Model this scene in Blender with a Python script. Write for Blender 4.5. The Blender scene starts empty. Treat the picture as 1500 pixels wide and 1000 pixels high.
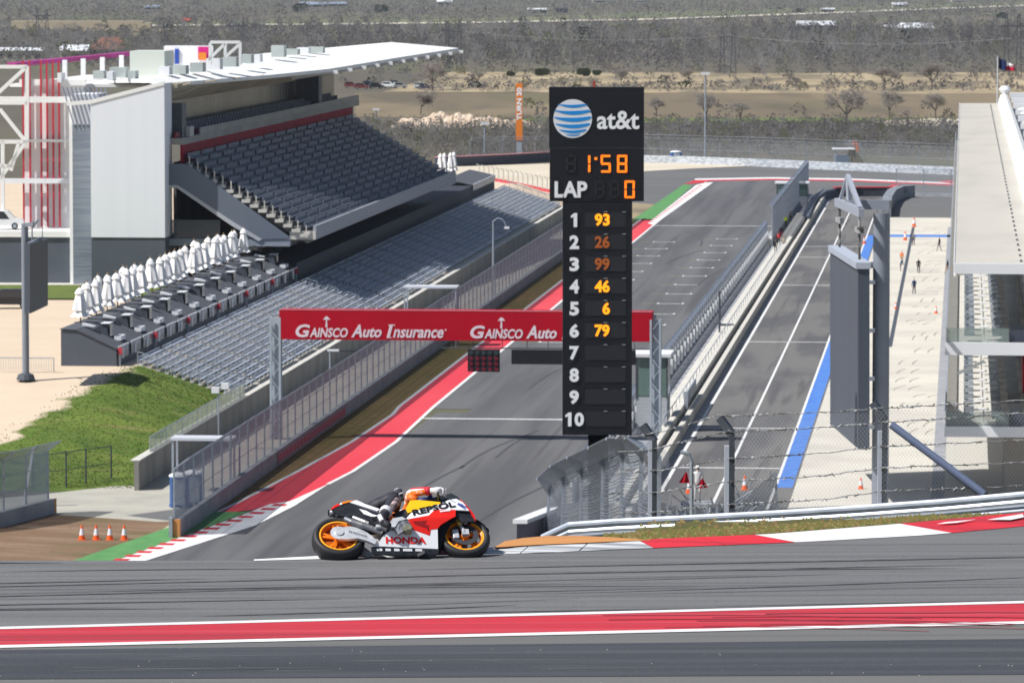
import bpy, bmesh, math, random
import numpy as np
from mathutils import Vector, Matrix
R_ = math.radians
random.seed(7); rng = np.random.default_rng(11)
SC = bpy.context.scene; COL = SC.collection

# ------------------------------------------------------------------ camera, sky, sun, exposure
FOC = 7200.0; HC = 36.0; TH = math.atan(545/7200.0)      # focal length in 1500-px units, camera height, pitch
cd = bpy.data.cameras.new('camera'); cam = bpy.data.objects.new('camera', cd); COL.objects.link(cam)
cam.location = (0, 0, HC); cam.rotation_euler = (math.pi/2-TH, 0, 0)
cd.sensor_width = 36; cd.lens = FOC*36/1500; cd.clip_start = 1; cd.clip_end = 30000
cd.dof.use_dof = True; cd.dof.focus_distance = 56.2; cd.dof.aperture_fstop = 10
SC.camera = cam
SC.render.resolution_x = 1024; SC.render.resolution_y = 682
AL = math.atan2(1412-750, FOC*math.cos(TH)+545*math.sin(TH))   # heading of the main straight
SA, CA = math.sin(AL), math.cos(AL)
SUN_T, SUN_S = .67, .34
def W(s, t, z=0): return Vector((s*SA+t*CA, s*CA-t*SA, z))
lt = W(SUN_S, SUN_T, -1.0)                                    # direction the sunlight travels
world = bpy.data.worlds.new('World'); SC.world = world; world.use_nodes = True
nt = world.node_tree; bg = nt.nodes['Background']
sky = nt.nodes.new('ShaderNodeTexSky'); sky.sky_type = 'NISHITA'; sky.sun_disc = False
sky.sun_elevation = math.atan2(1, math.hypot(SUN_T, SUN_S)); sky.sun_rotation = math.atan2(-lt.x, -lt.y)
nt.links.new(sky.outputs[0], bg.inputs[0]); bg.inputs[1].default_value = 0.066
sd = bpy.data.lights.new('sun', 'SUN'); sd.energy = 4.7; sd.angle = R_(.5); sd.color = (1, .975, .94)
so = bpy.data.objects.new('sun', sd); COL.objects.link(so); so.rotation_euler = lt.to_track_quat('-Z', 'Y').to_euler()
so.location = (0, 0, 300)
SC.view_settings.view_transform = 'Standard'; SC.view_settings.look = 'None'
SC.view_settings.exposure = 0.26; SC.view_settings.gamma = 1
SC.cycles.max_bounces = 6; SC.cycles.transparent_max_bounces = 24

# ------------------------------------------------------------------ surveying helpers
_c, _s = math.cos(TH), math.sin(TH)
def ray(u, v):
    x = u-750; y = 500-v
    return Vector((x, FOC*_c+y*_s, -FOC*_s+y*_c))
def G(u, v, z=0.0):
    r = ray(u, v); return Vector((r.x*(z-HC)/r.z, r.y*(z-HC)/r.z, z))
def at(u, v, Y):
    r = ray(u, v); k = Y/r.y; return Vector((r.x*k, Y, HC+r.z*k))
def ST(p): return (p[0]*SA+p[1]*CA, p[0]*CA-p[1]*SA)
def onS(u, v, s):
    r = ray(u, v); k = s/(r.x*SA+r.y*CA); return ((r.x*CA-r.y*SA)*k, HC+r.z*k)
def onT(u, v, t):
    r = ray(u, v); k = t/(r.x*CA-r.y*SA); return ((r.x*SA+r.y*CA)*k, HC+r.z*k)

# ------------------------------------------------------------------ materials
MATS = {}
def mat(name, col, rough=.7, col2=None, scale=1.0, detail=4, metal=0, spec=.35, bump=0, stretch=None, lo=.35, hi=.65, emit=None, alpha=None, coat=0, coord='Object'):
    if name in MATS: return MATS[name]
    m = bpy.data.materials.new(name); m.use_nodes = True; n = m.node_tree.nodes; l = m.node_tree.links
    b = n['Principled BSDF']; b.inputs['Base Color'].default_value = (*col, 1); b.inputs['Roughness'].default_value = rough
    b.inputs['Metallic'].default_value = metal; b.inputs['Specular IOR Level'].default_value = spec
    if coat: b.inputs['Coat Weight'].default_value = coat
    tc = n.new('ShaderNodeTexCoord'); src = tc.outputs[coord]
    if stretch:
        mp = n.new('ShaderNodeMapping'); mp.inputs['Scale'].default_value = stretch[:3]
        if len(stretch) > 3: mp.inputs['Rotation'].default_value = (0, 0, stretch[3])
        l.new(src, mp.inputs[0]); src = mp.outputs[0]
    if col2 or bump:
        no = n.new('ShaderNodeTexNoise'); no.inputs['Scale'].default_value = scale; no.inputs['Detail'].default_value = detail
        l.new(src, no.inputs['Vector'])
    if col2:
        cr = n.new('ShaderNodeValToRGB'); cr.color_ramp.elements[0].position = lo; cr.color_ramp.elements[1].position = hi
        cr.color_ramp.elements[0].color = (*col, 1); cr.color_ramp.elements[1].color = (*col2, 1)
        l.new(no.outputs[0], cr.inputs[0]); l.new(cr.outputs[0], b.inputs['Base Color'])
    if bump:
        bp = n.new('ShaderNodeBump'); bp.inputs['Strength'].default_value = bump; l.new(no.outputs[0], bp.inputs['Height']); l.new(bp.outputs[0], b.inputs['Normal'])
    if emit:
        b.inputs['Emission Color'].default_value = (*col, 1); b.inputs['Emission Strength'].default_value = emit
    if alpha is not None: b.inputs['Alpha'].default_value = alpha
    MATS[name] = m; return m
def layered(name, base, layers, rough=.85, bump=0, bscale=3):
    """base colour with noise-driven layers [(colour, scale, stretch(x,y,z,rot), lo, hi, strength)]"""
    if name in MATS: return MATS[name]
    m = bpy.data.materials.new(name); m.use_nodes = True; n = m.node_tree.nodes; l = m.node_tree.links
    b = n['Principled BSDF']; b.inputs['Roughness'].default_value = rough; b.inputs['Specular IOR Level'].default_value = .3
    tc = n.new('ShaderNodeTexCoord'); prev = None
    for i, (c, sc, st, lo, hi, k) in enumerate(layers):
        src = tc.outputs['Object']
        if st:
            mr = n.new('ShaderNodeMapping'); mr.inputs['Rotation'].default_value = (0, 0, st[3]); l.new(src, mr.inputs[0])
            mp = n.new('ShaderNodeMapping'); mp.inputs['Scale'].default_value = st[:3]; mp.inputs['Location'].default_value = (i*13.7, i*5.1, 0)
            l.new(mr.outputs[0], mp.inputs[0]); src = mp.outputs[0]
        no = n.new('ShaderNodeTexNoise'); no.inputs['Scale'].default_value = sc; no.inputs['Detail'].default_value = 5; l.new(src, no.inputs['Vector'])
        mr = n.new('ShaderNodeMapRange'); mr.inputs[1].default_value = lo; mr.inputs[2].default_value = hi; mr.inputs[4].default_value = k
        l.new(no.outputs[0], mr.inputs[0])
        mx = n.new('ShaderNodeMix'); mx.data_type = 'RGBA'; l.new(mr.outputs[0], mx.inputs[0])
        if prev is None: mx.inputs[6].default_value = (*base, 1)
        else: l.new(prev, mx.inputs[6])
        mx.inputs[7].default_value = (*c, 1); prev = mx.outputs[2]
    l.new(prev, b.inputs['Base Color'])
    if bump:
        no = n.new('ShaderNodeTexNoise'); no.inputs['Scale'].default_value = bscale; l.new(tc.outputs['Object'], no.inputs['Vector'])
        bp = n.new('ShaderNodeBump'); bp.inputs['Strength'].default_value = bump; l.new(no.outputs[0], bp.inputs['Height']); l.new(bp.outputs[0], b.inputs['Normal'])
    MATS[name] = m; return m
def meshmat(name, col, cover, rough=.5):
    """woven wire seen from afar: part of the surface is open"""
    if name in MATS: return MATS[name]
    m = bpy.data.materials.new(name); m.use_nodes = True; n = m.node_tree.nodes; l = m.node_tree.links
    b = n['Principled BSDF']; b.inputs['Base Color'].default_value = (*col, 1); b.inputs['Roughness'].default_value = rough
    b.inputs['Alpha'].default_value = cover; MATS[name] = m; return m
def twigmat(name, col, k=.5):
    """thin twigs and leaves: light reaches both sides"""
    if name in MATS: return MATS[name]
    m = bpy.data.materials.new(name); m.use_nodes = True; n = m.node_tree.nodes; l = m.node_tree.links; n.remove(n['Principled BSDF'])
    a = n.new('ShaderNodeBsdfDiffuse'); c = n.new('ShaderNodeBsdfTranslucent'); x = n.new('ShaderNodeMixShader'); x.inputs[0].default_value = k
    for q in (a, c): q.inputs['Color'].default_value = (*col, 1)
    l.new(a.outputs[0], x.inputs[1]); l.new(c.outputs[0], x.inputs[2]); l.new(x.outputs[0], n['Material Output'].inputs[0]); MATS[name] = m; return m
def glassmat(name, col, a=.45):
    m = meshmat(name, col, a, .08); return m

# ------------------------------------------------------------------ mesh builder
class MB:
    def __init__(s): s.v = []; s.f = []; s.m = []; s.mi = 0
    def add(s, vs, fs):
        o = len(s.v); s.v += [tuple(p) for p in vs]; s.f += [tuple(i+o for i in f) for f in fs]; s.m += [s.mi]*len(fs); return s
    def box(s, x0, x1, y0, y1, z0, z1):
        v = [(x0,y0,z0),(x1,y0,z0),(x1,y1,z0),(x0,y1,z0),(x0,y0,z1),(x1,y0,z1),(x1,y1,z1),(x0,y1,z1)]
        return s.add(v, [(0,3,2,1),(4,5,6,7),(0,1,5,4),(1,2,6,5),(2,3,7,6),(3,0,4,7)])
    def hexa(s, b, t):
        return s.add(list(b)+list(t), [(0,3,2,1),(4,5,6,7),(0,1,5,4),(1,2,6,5),(2,3,7,6),(3,0,4,7)])
    def quad(s, *p): return s.add(p, [tuple(range(len(p)))])
    def prism(s, poly, ax, a, b):
        """poly: 2-D points; ax: axis of extrusion 'x','y','z'"""
        def m(p, h): return {'x': (h,p[0],p[1]), 'y': (p[0],h,p[1]), 'z': (p[0],p[1],h)}[ax]
        n = len(poly); v = [m(p,a) for p in poly]+[m(p,b) for p in poly]
        return s.add(v, [tuple(range(n-1,-1,-1)), tuple(range(n,2*n))]+[(i,(i+1)%n,(i+1)%n+n,i+n) for i in range(n)])
    def tube(s, p, q, r, n=8, r2=None, cap=True):
        p = Vector(p); q = Vector(q); d = q-p
        if d.length < 1e-6: return s
        r2 = r if r2 is None else r2; d.normalize(); a = d.orthogonal().normalized(); b = d.cross(a); v = []
        for c, rr in ((p, r), (q, r2)):
            for i in range(n):
                w = 2*math.pi*i/n+math.pi/n; v.append(c+a*math.cos(w)*rr+b*math.sin(w)*rr)
        f = [(i, (i+1)%n, (i+1)%n+n, i+n) for i in range(n)]
        if cap: f += [tuple(range(n-1,-1,-1)), tuple(range(n,2*n))]
        return s.add(v, f)
    def path(s, pts, r, n=6):
        for a, b in zip(pts, pts[1:]): s.tube(a, b, r, n)
        return s
    def bar(s, p, q, w, h):
        """rectangular bar w wide (horizontal) and h high"""
        p = Vector(p); q = Vector(q); d = (q-p).normalized(); sd = d.cross(Vector((0,0,1)))
        if sd.length < 1e-4: sd = Vector((1,0,0))
        sd.normalize(); up = sd.cross(d); a = sd*w/2; b = up*h/2
        return s.hexa([p-a-b, p+a-b, q+a-b, q-a-b], [p-a+b, p+a+b, q+a+b, q-a+b])
    def lathe(s, prof, n=16, c=(0,0,0), axis='z', sx=1, sy=1):
        k = len(prof); v = []
        for i in range(n):
            w = 2*math.pi*i/n
            for r, h in prof:
                a, b = r*math.cos(w)*sx, r*math.sin(w)*sy
                p = (a,b,h) if axis == 'z' else ((a,h,b) if axis == 'y' else (h,a,b))
                v.append((p[0]+c[0], p[1]+c[1], p[2]+c[2]))
        f = []
        for i in range(n):
            j = (i+1) % n
            for q in range(k-1): f.append((i*k+q, j*k+q, j*k+q+1, i*k+q+1))
        return s.add(v, f)
    def wall(s, pts, h, th, z0=None):
        """a wall of height h and thickness th along world/local points"""
        n = len(pts); L = []; Rr = []
        for i, p in enumerate(pts):
            a = Vector(pts[max(0,i-1)]); b = Vector(pts[min(n-1,i+1)]); d = (b-a); d.z = 0; d.normalize(); q = Vector((d.y,-d.x,0))*th/2
            p = Vector(p); L.append(p-q); Rr.append(p+q)
        up = Vector((0,0,h)); v = []
        for a, b in zip(L, Rr): v += [a, b, b+up, a+up]
        f = [(0,1,2,3), (4*n-1,4*n-2,4*n-3,4*n-4)]
        for i in range(n-1):
            o = 4*i
            for k in range(4): f.append((o+k, o+4+k, o+4+(k+1)%4, o+(k+1)%4))
        return s.add(v, f)
    def build(s, name, mats, parent=None, smooth=False, bevel=0, origin=None):
        me = bpy.data.meshes.new(name); vs = s.v
        if origin is not None:
            o = Vector(origin); vs = [(p[0]-o.x, p[1]-o.y, p[2]-o.z) for p in vs]
        me.from_pydata(vs, [], s.f)
        if not isinstance(mats, (list, tuple)): mats = [mats]
        for m in mats: me.materials.append(m)
        if len(mats) > 1: me.polygons.foreach_set('material_index', s.m)
        bm = bmesh.new(); bm.from_mesh(me); bmesh.ops.recalc_face_normals(bm, faces=bm.faces); bm.to_mesh(me); bm.free()
        if smooth: me.polygons.foreach_set('use_smooth', [True]*len(me.polygons))
        me.update(); ob = bpy.data.objects.new(name, me); COL.objects.link(ob)
        if origin is not None: ob.location = origin
        if parent: ob.parent = parent
        if bevel:
            md = ob.modifiers.new('bevel', 'BEVEL'); md.width = bevel; md.segments = 2; md.limit_method = 'ANGLE'
        return ob
def tag(o, label=None, cat=None, group=None, kind=None):
    for k, v in (('label', label), ('category', cat), ('group', group), ('kind', kind)):
        if v: o[k] = v
    return o
def thing(name, label, cat, loc=(0,0,0), rz=0, group=None):
    o = bpy.data.objects.new(name, None); COL.objects.link(o); o.location = loc; o.rotation_euler = (0, 0, rz)
    o.empty_display_size = .5
    return tag(o, label, cat, group)
def tthing(name, label, cat, s, t, z=0, group=None):
    """a thing whose local x runs across the straight (to the right) and local y along it"""
    return thing(name, label, cat, W(s, t, z), -AL, group)
def struct(name, mb, m, **k): return tag(mb.build(name, m, **k), kind='structure')
def copy_tree(o, parent=None):
    c = o.copy(); COL.objects.link(c)
    if parent: c.parent = parent
    for ch in [x for x in o.children]: copy_tree(ch, c)
    return c
def sheet(name, pts, m, z=None):
    b = MB(); b.quad(*[(p[0], p[1], p[2] if z is None else z) for p in pts]); o = struct(name, b, m)
    return o
def tsheet(name, s0, s1, t0, t1, z, m):
    return sheet(name, [W(s0,t0,z), W(s0,t1,z), W(s1,t1,z), W(s1,t0,z)], m)
def textmesh(body, w, h, bold=0, shear=0, depth=.02, rot=0):
    """letters fitted to a w x h box, centred, in the local xz plane and facing -y"""
    c = bpy.data.curves.new('lettering', 'FONT'); c.body = body; c.size = 1; c.offset = bold; c.shear = shear; c.resolution_u = 3; c.extrude = 0
    o = bpy.data.objects.new('lettering', c); COL.objects.link(o); bpy.context.view_layer.update()
    me = bpy.data.meshes.new_from_object(o.evaluated_get(bpy.context.evaluated_depsgraph_get()))
    vs = [v.co.copy() for v in me.vertices]; fs = [tuple(p.vertices) for p in me.polygons]
    bpy.data.objects.remove(o); bpy.data.curves.remove(c); bpy.data.meshes.remove(me)
    x0 = min(v.x for v in vs); x1 = max(v.x for v in vs); y0 = min(v.y for v in vs); y1 = max(v.y for v in vs)
    out = []
    for v in vs:
        x = ((v.x-x0)/(x1-x0)-.5)*w; z = ((v.y-y0)/(y1-y0)-.5)*h
        if rot: x, z = -z, x
        out.append((x, -depth, z))
    return out, fs
def lettering(mb, body, cx, cy, cz, w, h, **k):
    v, f = textmesh(body, w, h, **k); mb.add([(p[0]+cx, p[1]+cy, p[2]+cz) for p in v], f); return mb
SEG = {'0': 'abcdef', '1': 'bc', '2': 'abged', '3': 'abgcd', '4': 'fgbc', '5': 'afgcd', '6': 'afgedc', '7': 'abc', '8': 'abcdefg', '9': 'abcdfg'}
def seven(mb, ch, cx, cy, cz, w, h, th):
    x0, x1 = cx-w/2, cx+w/2; z0, z1 = cz-h/2, cz+h/2; g = th*.25
    R = {'a': (x0+g,x1-g,z1-th,z1), 'd': (x0+g,x1-g,z0,z0+th), 'g': (x0+g,x1-g,cz-th/2,cz+th/2),
         'f': (x0,x0+th,cz+g,z1-g), 'b': (x1-th,x1,cz+g,z1-g), 'e': (x0,x0+th,z0+g,cz-g), 'c': (x1-th,x1,z0+g,cz-g)}
    for q in SEG[ch]:
        a, b, c, d = R[q]; mb.box(a, b, cy-.02, cy, c, d)
# ------------------------------------------------------------------ materials of the place
STR = (1, .03, 1, 0)
asph = layered('asphalt_straight', (.135,.135,.137), [((.085,.086,.09), .8, (.4,.014,1,AL), .42, .58, .9), ((.07,.07,.073), .6, (1.6,.02,1,AL), .56, .68, .7), ((.175,.175,.178), .25, (.5,.03,1,AL), .5, .7, .6), ((.1,.1,.105), 14, None, .3, .8, .35)], .8)
asph_near = layered('asphalt_near', (.142,.142,.145), [((.085,.086,.09), 1.0, (.035,4.2,1,-.03), .47, .66, .75), ((.185,.183,.182), .8, (.05,1.6,1,-.03), .46, .66, .8), ((.045,.046,.05), 1.0, (.02,9,1,-.045), .58, .7, .75), ((.2,.198,.195), 55, None, .42, .7, .7), ((.06,.06,.063), 38, None, .55, .75, .6)], .78, .25, 120)
asph_dark = layered('asphalt_dark', (.05,.053,.062), [((.085,.088,.095), .9, (.06,3.6,1,-.03), .45, .68, .9), ((.03,.032,.038), .8, (.1,1.2,1,-.03), .5, .66, .8), ((.14,.14,.14), 45, None, .55, .75, .6)], .7, .25, 140)
asph_verge = layered('asphalt_verge', (.14,.138,.135), [((.1,.1,.1), 1.5, (.05,3,1,-.03), .4, .7, .7), ((.19,.185,.175), 70, None, .45, .8, .6)], .85, .3, 120)
asph_pit = layered('asphalt_pit', (.155,.15,.145), [((.085,.085,.092), .35, (.6,.1,1,AL), .46, .6, .9), ((.08,.08,.085), .8, (1.4,.04,1,AL), .55, .66, .8), ((.19,.185,.175), 5, None, .4, .8, .4)], .8)
asph_far = layered('asphalt_far', (.15,.148,.145), [((.12,.12,.122), .12, (.1,1,1,0), .4, .65, .8)], .8)
red_paint = layered('red_runoff_paint', (.66,.045,.065), [((.74,.09,.10), .25, (.35,.05,1,AL), .42, .65, .8), ((.5,.04,.06), 2.5, None, .5, .8, .35)], .6)
red_near = layered('red_near_paint', (.52,.028,.045), [((.36,.022,.035), 1.0, (.03,4.5,1,-.03), .45, .62, .8), ((.62,.07,.095), 1.0, (.06,2.8,1,-.03), .48, .66, .7), ((.16,.03,.04), 1.0, (.02,9,1,-.045), .58, .7, .7), ((.3,.1,.11), 40, None, .56, .72, .6)], .65, .2, 120)
white_paint = mat('white_paint', (.80,.80,.79), .6, (.66,.66,.66), 2.5, bump=.05)
white_kerb = layered('white_kerb_paint', (.82,.82,.81), [((.45,.46,.48), 1.2, (.12,4,1,0), .52, .68, .75)], .6)
green_paint = mat('green_paint', (.085,.24,.075), .7, (.12,.30,.10), .8)
orange_paint = layered('orange_kerb_paint', (.55,.25,.08), [((.42,.2,.09), .9, (.3,2,1,0), .45, .68, .8)], .75)
blue_paint = mat('blue_paint', (.07,.18,.55), .65, (.09,.24,.62), .9)
concrete = layered('apron_concrete', (.60,.57,.50), [((.5,.47,.42), .12, None, .4, .65, .9), ((.5,.47,.42), 2, None, .55, .8, .3)], .85)
conc_wall = layered('wall_concrete', (.27,.255,.235), [((.2,.19,.175), .35, (1,1,.4,0), .42, .62, .9)], .85)
conc_top = mat('pale_concrete', (.62,.60,.54), .85, (.52,.5,.46), 1.2)
conc_grey = mat('grey_concrete', (.34,.35,.37), .85, (.26,.27,.3), .6)
gravel = layered('service_gravel', (.42,.40,.34), [((.33,.32,.28), .3, None, .4, .65, .9), ((.5,.46,.39), 3, None, .5, .8, .5)], .95)
cream = mat('cream_riprap', (.66,.58,.42), .9, (.4,.35,.26), 1.1)
sand = layered('sand_field', (.62,.49,.36), [((.55,.43,.31), .08, (.3,1,1,0), .4, .65, .9), ((.68,.56,.42), .6, None, .45, .8, .5)], .95)
turf_verge = layered('turf_verge', (.17,.125,.035), [((.24,.15,.065), .12, (1,.3,1,AL), .42, .6, .9), ((.075,.085,.02), .9, None, .45, .75, .7)], .95)
dirt = layered('dirt', (.2,.125,.075), [((.3,.21,.14), .3, (.35,1.4,1,.4), .48, .68, .8), ((.11,.1,.035), .22, (.5,1,1,.3), .52, .7, .9), ((.14,.09,.055), 2.5, None, .45, .8, .6)], .95)
slope_grass = layered('slope_grass', (.085,.14,.018), [((.135,.19,.028), .22, (.5,1.5,1,.3), .42, .62, .9), ((.24,.2,.08), .35, (.3,1.7,1,-.35), .6, .72, .7), ((.045,.08,.014), 1.1, (.5,1.2,1,.3), .5, .68, .7), ((.2,.17,.07), 2.2, None, .58, .72, .6)], .95, .5, 2.5)
tan_bank = layered('dry_bank', (.34,.27,.165), [((.46,.37,.23), .03, (1,.5,1,0), .5, .62, .9), ((.14,.12,.085), .05, (1,.35,1,0), .48, .6, .85), ((.2,.17,.12), .3, None, .5, .7, .6)], .95)
field = layered('open_land', (.10,.09,.068), [((.14,.12,.085), .01, (1,.35,1,0), .42, .6, .9), ((.1,.12,.05), .012, (1,.3,1,0), .5, .66, .7), ((.16,.14,.1), .15, None, .45, .75, .5)], .95)
brown_field = layered('brown_field', (.165,.13,.085), [((.23,.18,.11), .012, (1,.25,1,0), .45, .6, .9), ((.1,.085,.06), .03, (1,.16,1,0), .5, .64, .85), ((.11,.12,.05), .02, (1,.2,1,0), .55, .7, .7), ((.2,.16,.1), .3, None, .45, .75, .5)], .95)
green_strip = mat('green_field', (.1,.16,.035), .95, (.16,.17,.07), .03)
roadpale = mat('pale_road', (.6,.55,.45), .9, (.52,.47,.38), .01)
hillgrass = layered('hill_grass', (.1,.09,.03), [((.17,.11,.05), .8, None, .42, .6, .9), ((.06,.075,.018), 3, None, .45, .7, .8)], .95, .4, 8)
white_clad = mat('white_cladding', (.78,.79,.81), .5, (.77,.78,.8), .3)
dark_clad = mat('charcoal_cladding', (.085,.1,.125), .6, (.1,.115,.14), .4)
brickgrey = mat('grey_block', (.15,.18,.22), .8, (.19,.22,.26), 2.5)
roof_white = mat('white_membrane', (.86,.86,.84), .55)
steel = mat('galvanised_steel', (.42,.46,.52), .5, (.34,.38,.44), 2.0, metal=.35)
steel_dark = mat('dark_steel', (.06,.068,.085), .5, (.085,.095,.115), 3)
black = mat('black_metal', (.012,.013,.017), .5)
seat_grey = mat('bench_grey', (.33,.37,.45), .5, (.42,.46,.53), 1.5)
alu = mat('aluminium_tread', (.5,.5,.48), .55, (.42,.43,.43), .8)
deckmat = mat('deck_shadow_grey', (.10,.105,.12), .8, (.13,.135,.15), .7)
glass = glassmat('glass', (.28,.36,.34), .42)
dglass = mat('dark_window', (.03,.035,.045), .12, spec=.6)
win_panel = mat('suite_window', (.16,.165,.165), .25, (.06,.065,.07), .12, lo=.42, hi=.55, spec=.6, stretch=(1,1,.05))
beige = mat('beige_soffit', (.46,.41,.31), .8, (.38,.34,.26), .15)
crimson = mat('crimson_panel', (.30,.002,.022), .7, (.22,.002,.018), .3, spec=.15)
redbanner = mat('red_banner', (.46,.0,.016), .6, (.42,.0,.015), .5, spec=.2)
white_ink = mat('white_lettering', (.92,.92,.93), .6)
fence_mesh = meshmat('fence_mesh', (.27,.345,.43), .72)
fence_mesh2 = meshmat('fence_mesh_dense', (.25,.28,.34), .5)
fence_dark = meshmat('dark_chain_link', (.03,.035,.04), .16)

# ------------------------------------------------------------------ ground
ZN = 29.33                                        # level of the turn at the top of the hill
def crest(X):                                     # far edge of the level top, as a distance
    return 55.25+.16*max(0, X-.2)+(.85*max(0, min(1, (X+.5)/2.2)))+(3.2*max(0, min(1, (X-.2)/1.6)))
def hillz(X, Y):
    c = crest(X)
    if Y <= c: return ZN-.03
    if X > 1: k = .1268
    else: k = .128
    return max(-.3, min(ZN-.03-(Y-c)*.22, HC-k*Y-.15))
b = MB(); xs = [-400,-200,-120,-60,-40,-25,-15]+[-10+.5*i for i in range(51)]+[17,22,30,45,70,120,200,400]
ys = [-80,-20,20,40,48,52,54]+[55+.25*i for i in range(44)]+[67,70,75,82,90,100,115,130,150,175,200,225,250,270,285,296]
vv = []
for y in ys:
    for x in xs:
        yy = y
        vv.append((x, yy, hillz(x, yy)))
n = len(xs)
b.add(vv, [(j*n+i, j*n+i+1, (j+1)*n+i+1, (j+1)*n+i) for j in range(len(ys)-1) for i in range(n-1)])
struct('hill', b, hillgrass, smooth=False)
b = MB()
gx = [-6000,-2500,-1200,-600,-300,-150,0,150,300,600,1200,2500,6000]; gy = [-200,0,290,500,900,1400,2000,3000,4500,6500,9500]
b.add([(x, y, -.02 if y < 6000 else (y-6000)*.0) for y in gy for x in gx], [(j*13+i, j*13+i+1, (j+1)*13+i+1, (j+1)*13+i) for j in range(len(gy)-1) for i in range(12)])
struct('ground', b, field)

# near surfaces: the turn itself
def vline(pts):
    def f(u):
        for (a, va), (c, vc) in zip(pts, pts[1:]):
            if u <= c or (c, vc) == pts[-1]: return va+(vc-va)*(u-a)/(c-a)
    return f
L_red0 = vline([(0,919),(1500,881)]); L_red1 = vline([(0,946),(1500,911)]); L_dk0 = vline([(0,951),(1500,935)]); L_dk1 = vline([(0,994),(1500,987)])
L_edge = vline([(0,820.5),(370,820.5),(470,818),(760,811),(955,803),(1180,793),(1360,783),(1500,770)])
US = [-1300,-700,-350]+list(range(0,1501,60))+[1800,2200,2800]
def strip(name, fa, fb, dz, m, us=US):
    b = MB(); o = []
    for u in us: o += [G(u, fa(u), ZN+dz), G(u, fb(u), ZN+dz)]
    b.add(o, [(2*i, 2*i+1, 2*i+3, 2*i+2) for i in range(len(us)-1)])
    return struct(name, b, m)
strip('track_surface_near', L_edge, lambda u: 1300, 0, asph_near)
strip('verge_asphalt', L_red1, lambda u: 1300, .004, asph_verge)
strip('red_painted_strip', L_red0, L_red1, .008, red_near)
strip('dark_asphalt', L_dk0, L_dk1, .008, asph_dark)
strip('white_line', lambda u: L_red0(u)-1.7, lambda u: L_red0(u)+1.7, .012, white_paint)
strip('white_line', lambda u: L_red1(u)-2, lambda u: L_red1(u)+2, .012, white_paint)
rubber = mat('rubber_streak', (.07,.07,.074), .7, (.115,.115,.118), 3); random.seed(21)
for k in range(26):
    u0 = random.uniform(-500,1100); L = random.uniform(350,1300); v0 = random.uniform(832,905); sl = random.uniform(-.03,-.016); bend = random.uniform(-7,7); wd = random.uniform(.5,1.6)
    b = MB(); o = []
    for q in range(13):
        f = q/12; u = u0+L*f; v = v0+sl*(u-u0)*1.0+bend*f*f-.0*u; e = wd*.5*math.sin(math.pi*min(.98,max(.02,f)))**.6
        v = max(v, L_edge(u)+3); o += [G(u, v-e, ZN+.006+k*.00005), G(u, v+e, ZN+.006+k*.00005)]
    b.add(o, [(2*q, 2*q+1, 2*q+3, 2*q+2) for q in range(12)]); struct('rubber_streak', b, rubber)
for k in range(10):                                    # a few cross the red strip on the right
    u0 = random.uniform(820,1250); L = random.uniform(280,620); v0 = L_red0(u0)+random.uniform(2,24); e = random.uniform(.25,.5); b = MB(); o = []
    for q in range(9): f = q/8; u = u0+L*f; v = v0+L*f*random.uniform(-.012,-.010)+(12 if k%2 else 6)*f*f*.8; o += [G(u, v-e, ZN+.0135+k*.0001), G(u, v+e, ZN+.0135+k*.0001)]
    b.add(o, [(2*q, 2*q+1, 2*q+3, 2*q+2) for q in range(8)]); struct('rubber_streak', b, mat('rubber_on_red', (.3,.03,.045), .7))
b = MB()
for k in range(55):                                   # loose stones and flakes on the verge
    u = random.uniform(-100,1600); v = random.uniform(947,999); p0 = G(u, v, ZN+.009); r0 = random.uniform(.003,.009); b.add([(p0.x-r0,p0.y,p0.z),(p0.x+r0,p0.y-.3*r0,p0.z),(p0.x+.3*r0,p0.y+r0,p0.z),(p0.x,p0.y,p0.z+r0)], [(0,1,3),(1,2,3),(2,0,3)])
for k in range(12):                                    # paler scrapes along the dark strip
    u0 = random.uniform(-200,1200); L = random.uniform(90,420); v0 = random.uniform(956,985); q = MB(); w_ = random.uniform(.25,.6)
    q.quad(G(u0,v0,ZN+.0095), G(u0+L,v0-L*.0085,ZN+.0095), G(u0+L*.9,v0-L*.0085+w_,ZN+.0095), G(u0+L*.1,v0+w_,ZN+.0095)); struct('surface_scrape', q, mat('scrape_grey', (.13,.13,.135), .8))
o = b.build('loose_stones', mat('stone_pale', (.6,.57,.5), .8)); tag(o, 'loose pale stones scattered on the dark asphalt strip', 'stones', kind='stuff')
# kerb on the inside of the turn, blocks of colour, each a raised wedge
K_bot = vline([(370,820.6),(470,818),(560,814.5),(760,810),(955,802),(1180,793),(1360,783),(1500,770)])
K_top = vline([(370,818.8),(470,813.5),(560,808),(745,800),(775,797.5),(861,794.2),(933,790.8),(955,789),(1130,781.5),(1300,768),(1500,750)])
def kerb(name, u0, u1, m, dz=.0, skew=0, lift=.07, n=6, k1=None):
    k1 = skew if k1 is None else k1
    b = MB(); o = []
    for i in range(n+1):
        u = u0+(u1-u0)*i/n
        ub = u+skew+(k1-skew)*i/n
        li = min(lift, max(.008, (K_bot(u)-K_top(u))*.07*.06)); A = G(ub, K_bot(ub), ZN+.006+dz); B_ = G(u, K_top(u), ZN+li+dz); o += [A, B_, Vector((B_.x, B_.y+.05, ZN-.02))]
    b.add(o, [(3*i, 3*i+3, 3*i+4, 3*i+1) for i in range(n)]+[(3*i+1, 3*i+4, 3*i+5, 3*i+2) for i in range(n)]+[(0,1,2), (3*n,3*n+2,3*n+1)])
    return struct(name, b, m)
red_kerb = layered('red_kerb_paint', (.62,.03,.045), [((.3,.03,.045), 1.1, (.2,3,1,0), .5, .7, .8)], .6)
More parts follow.
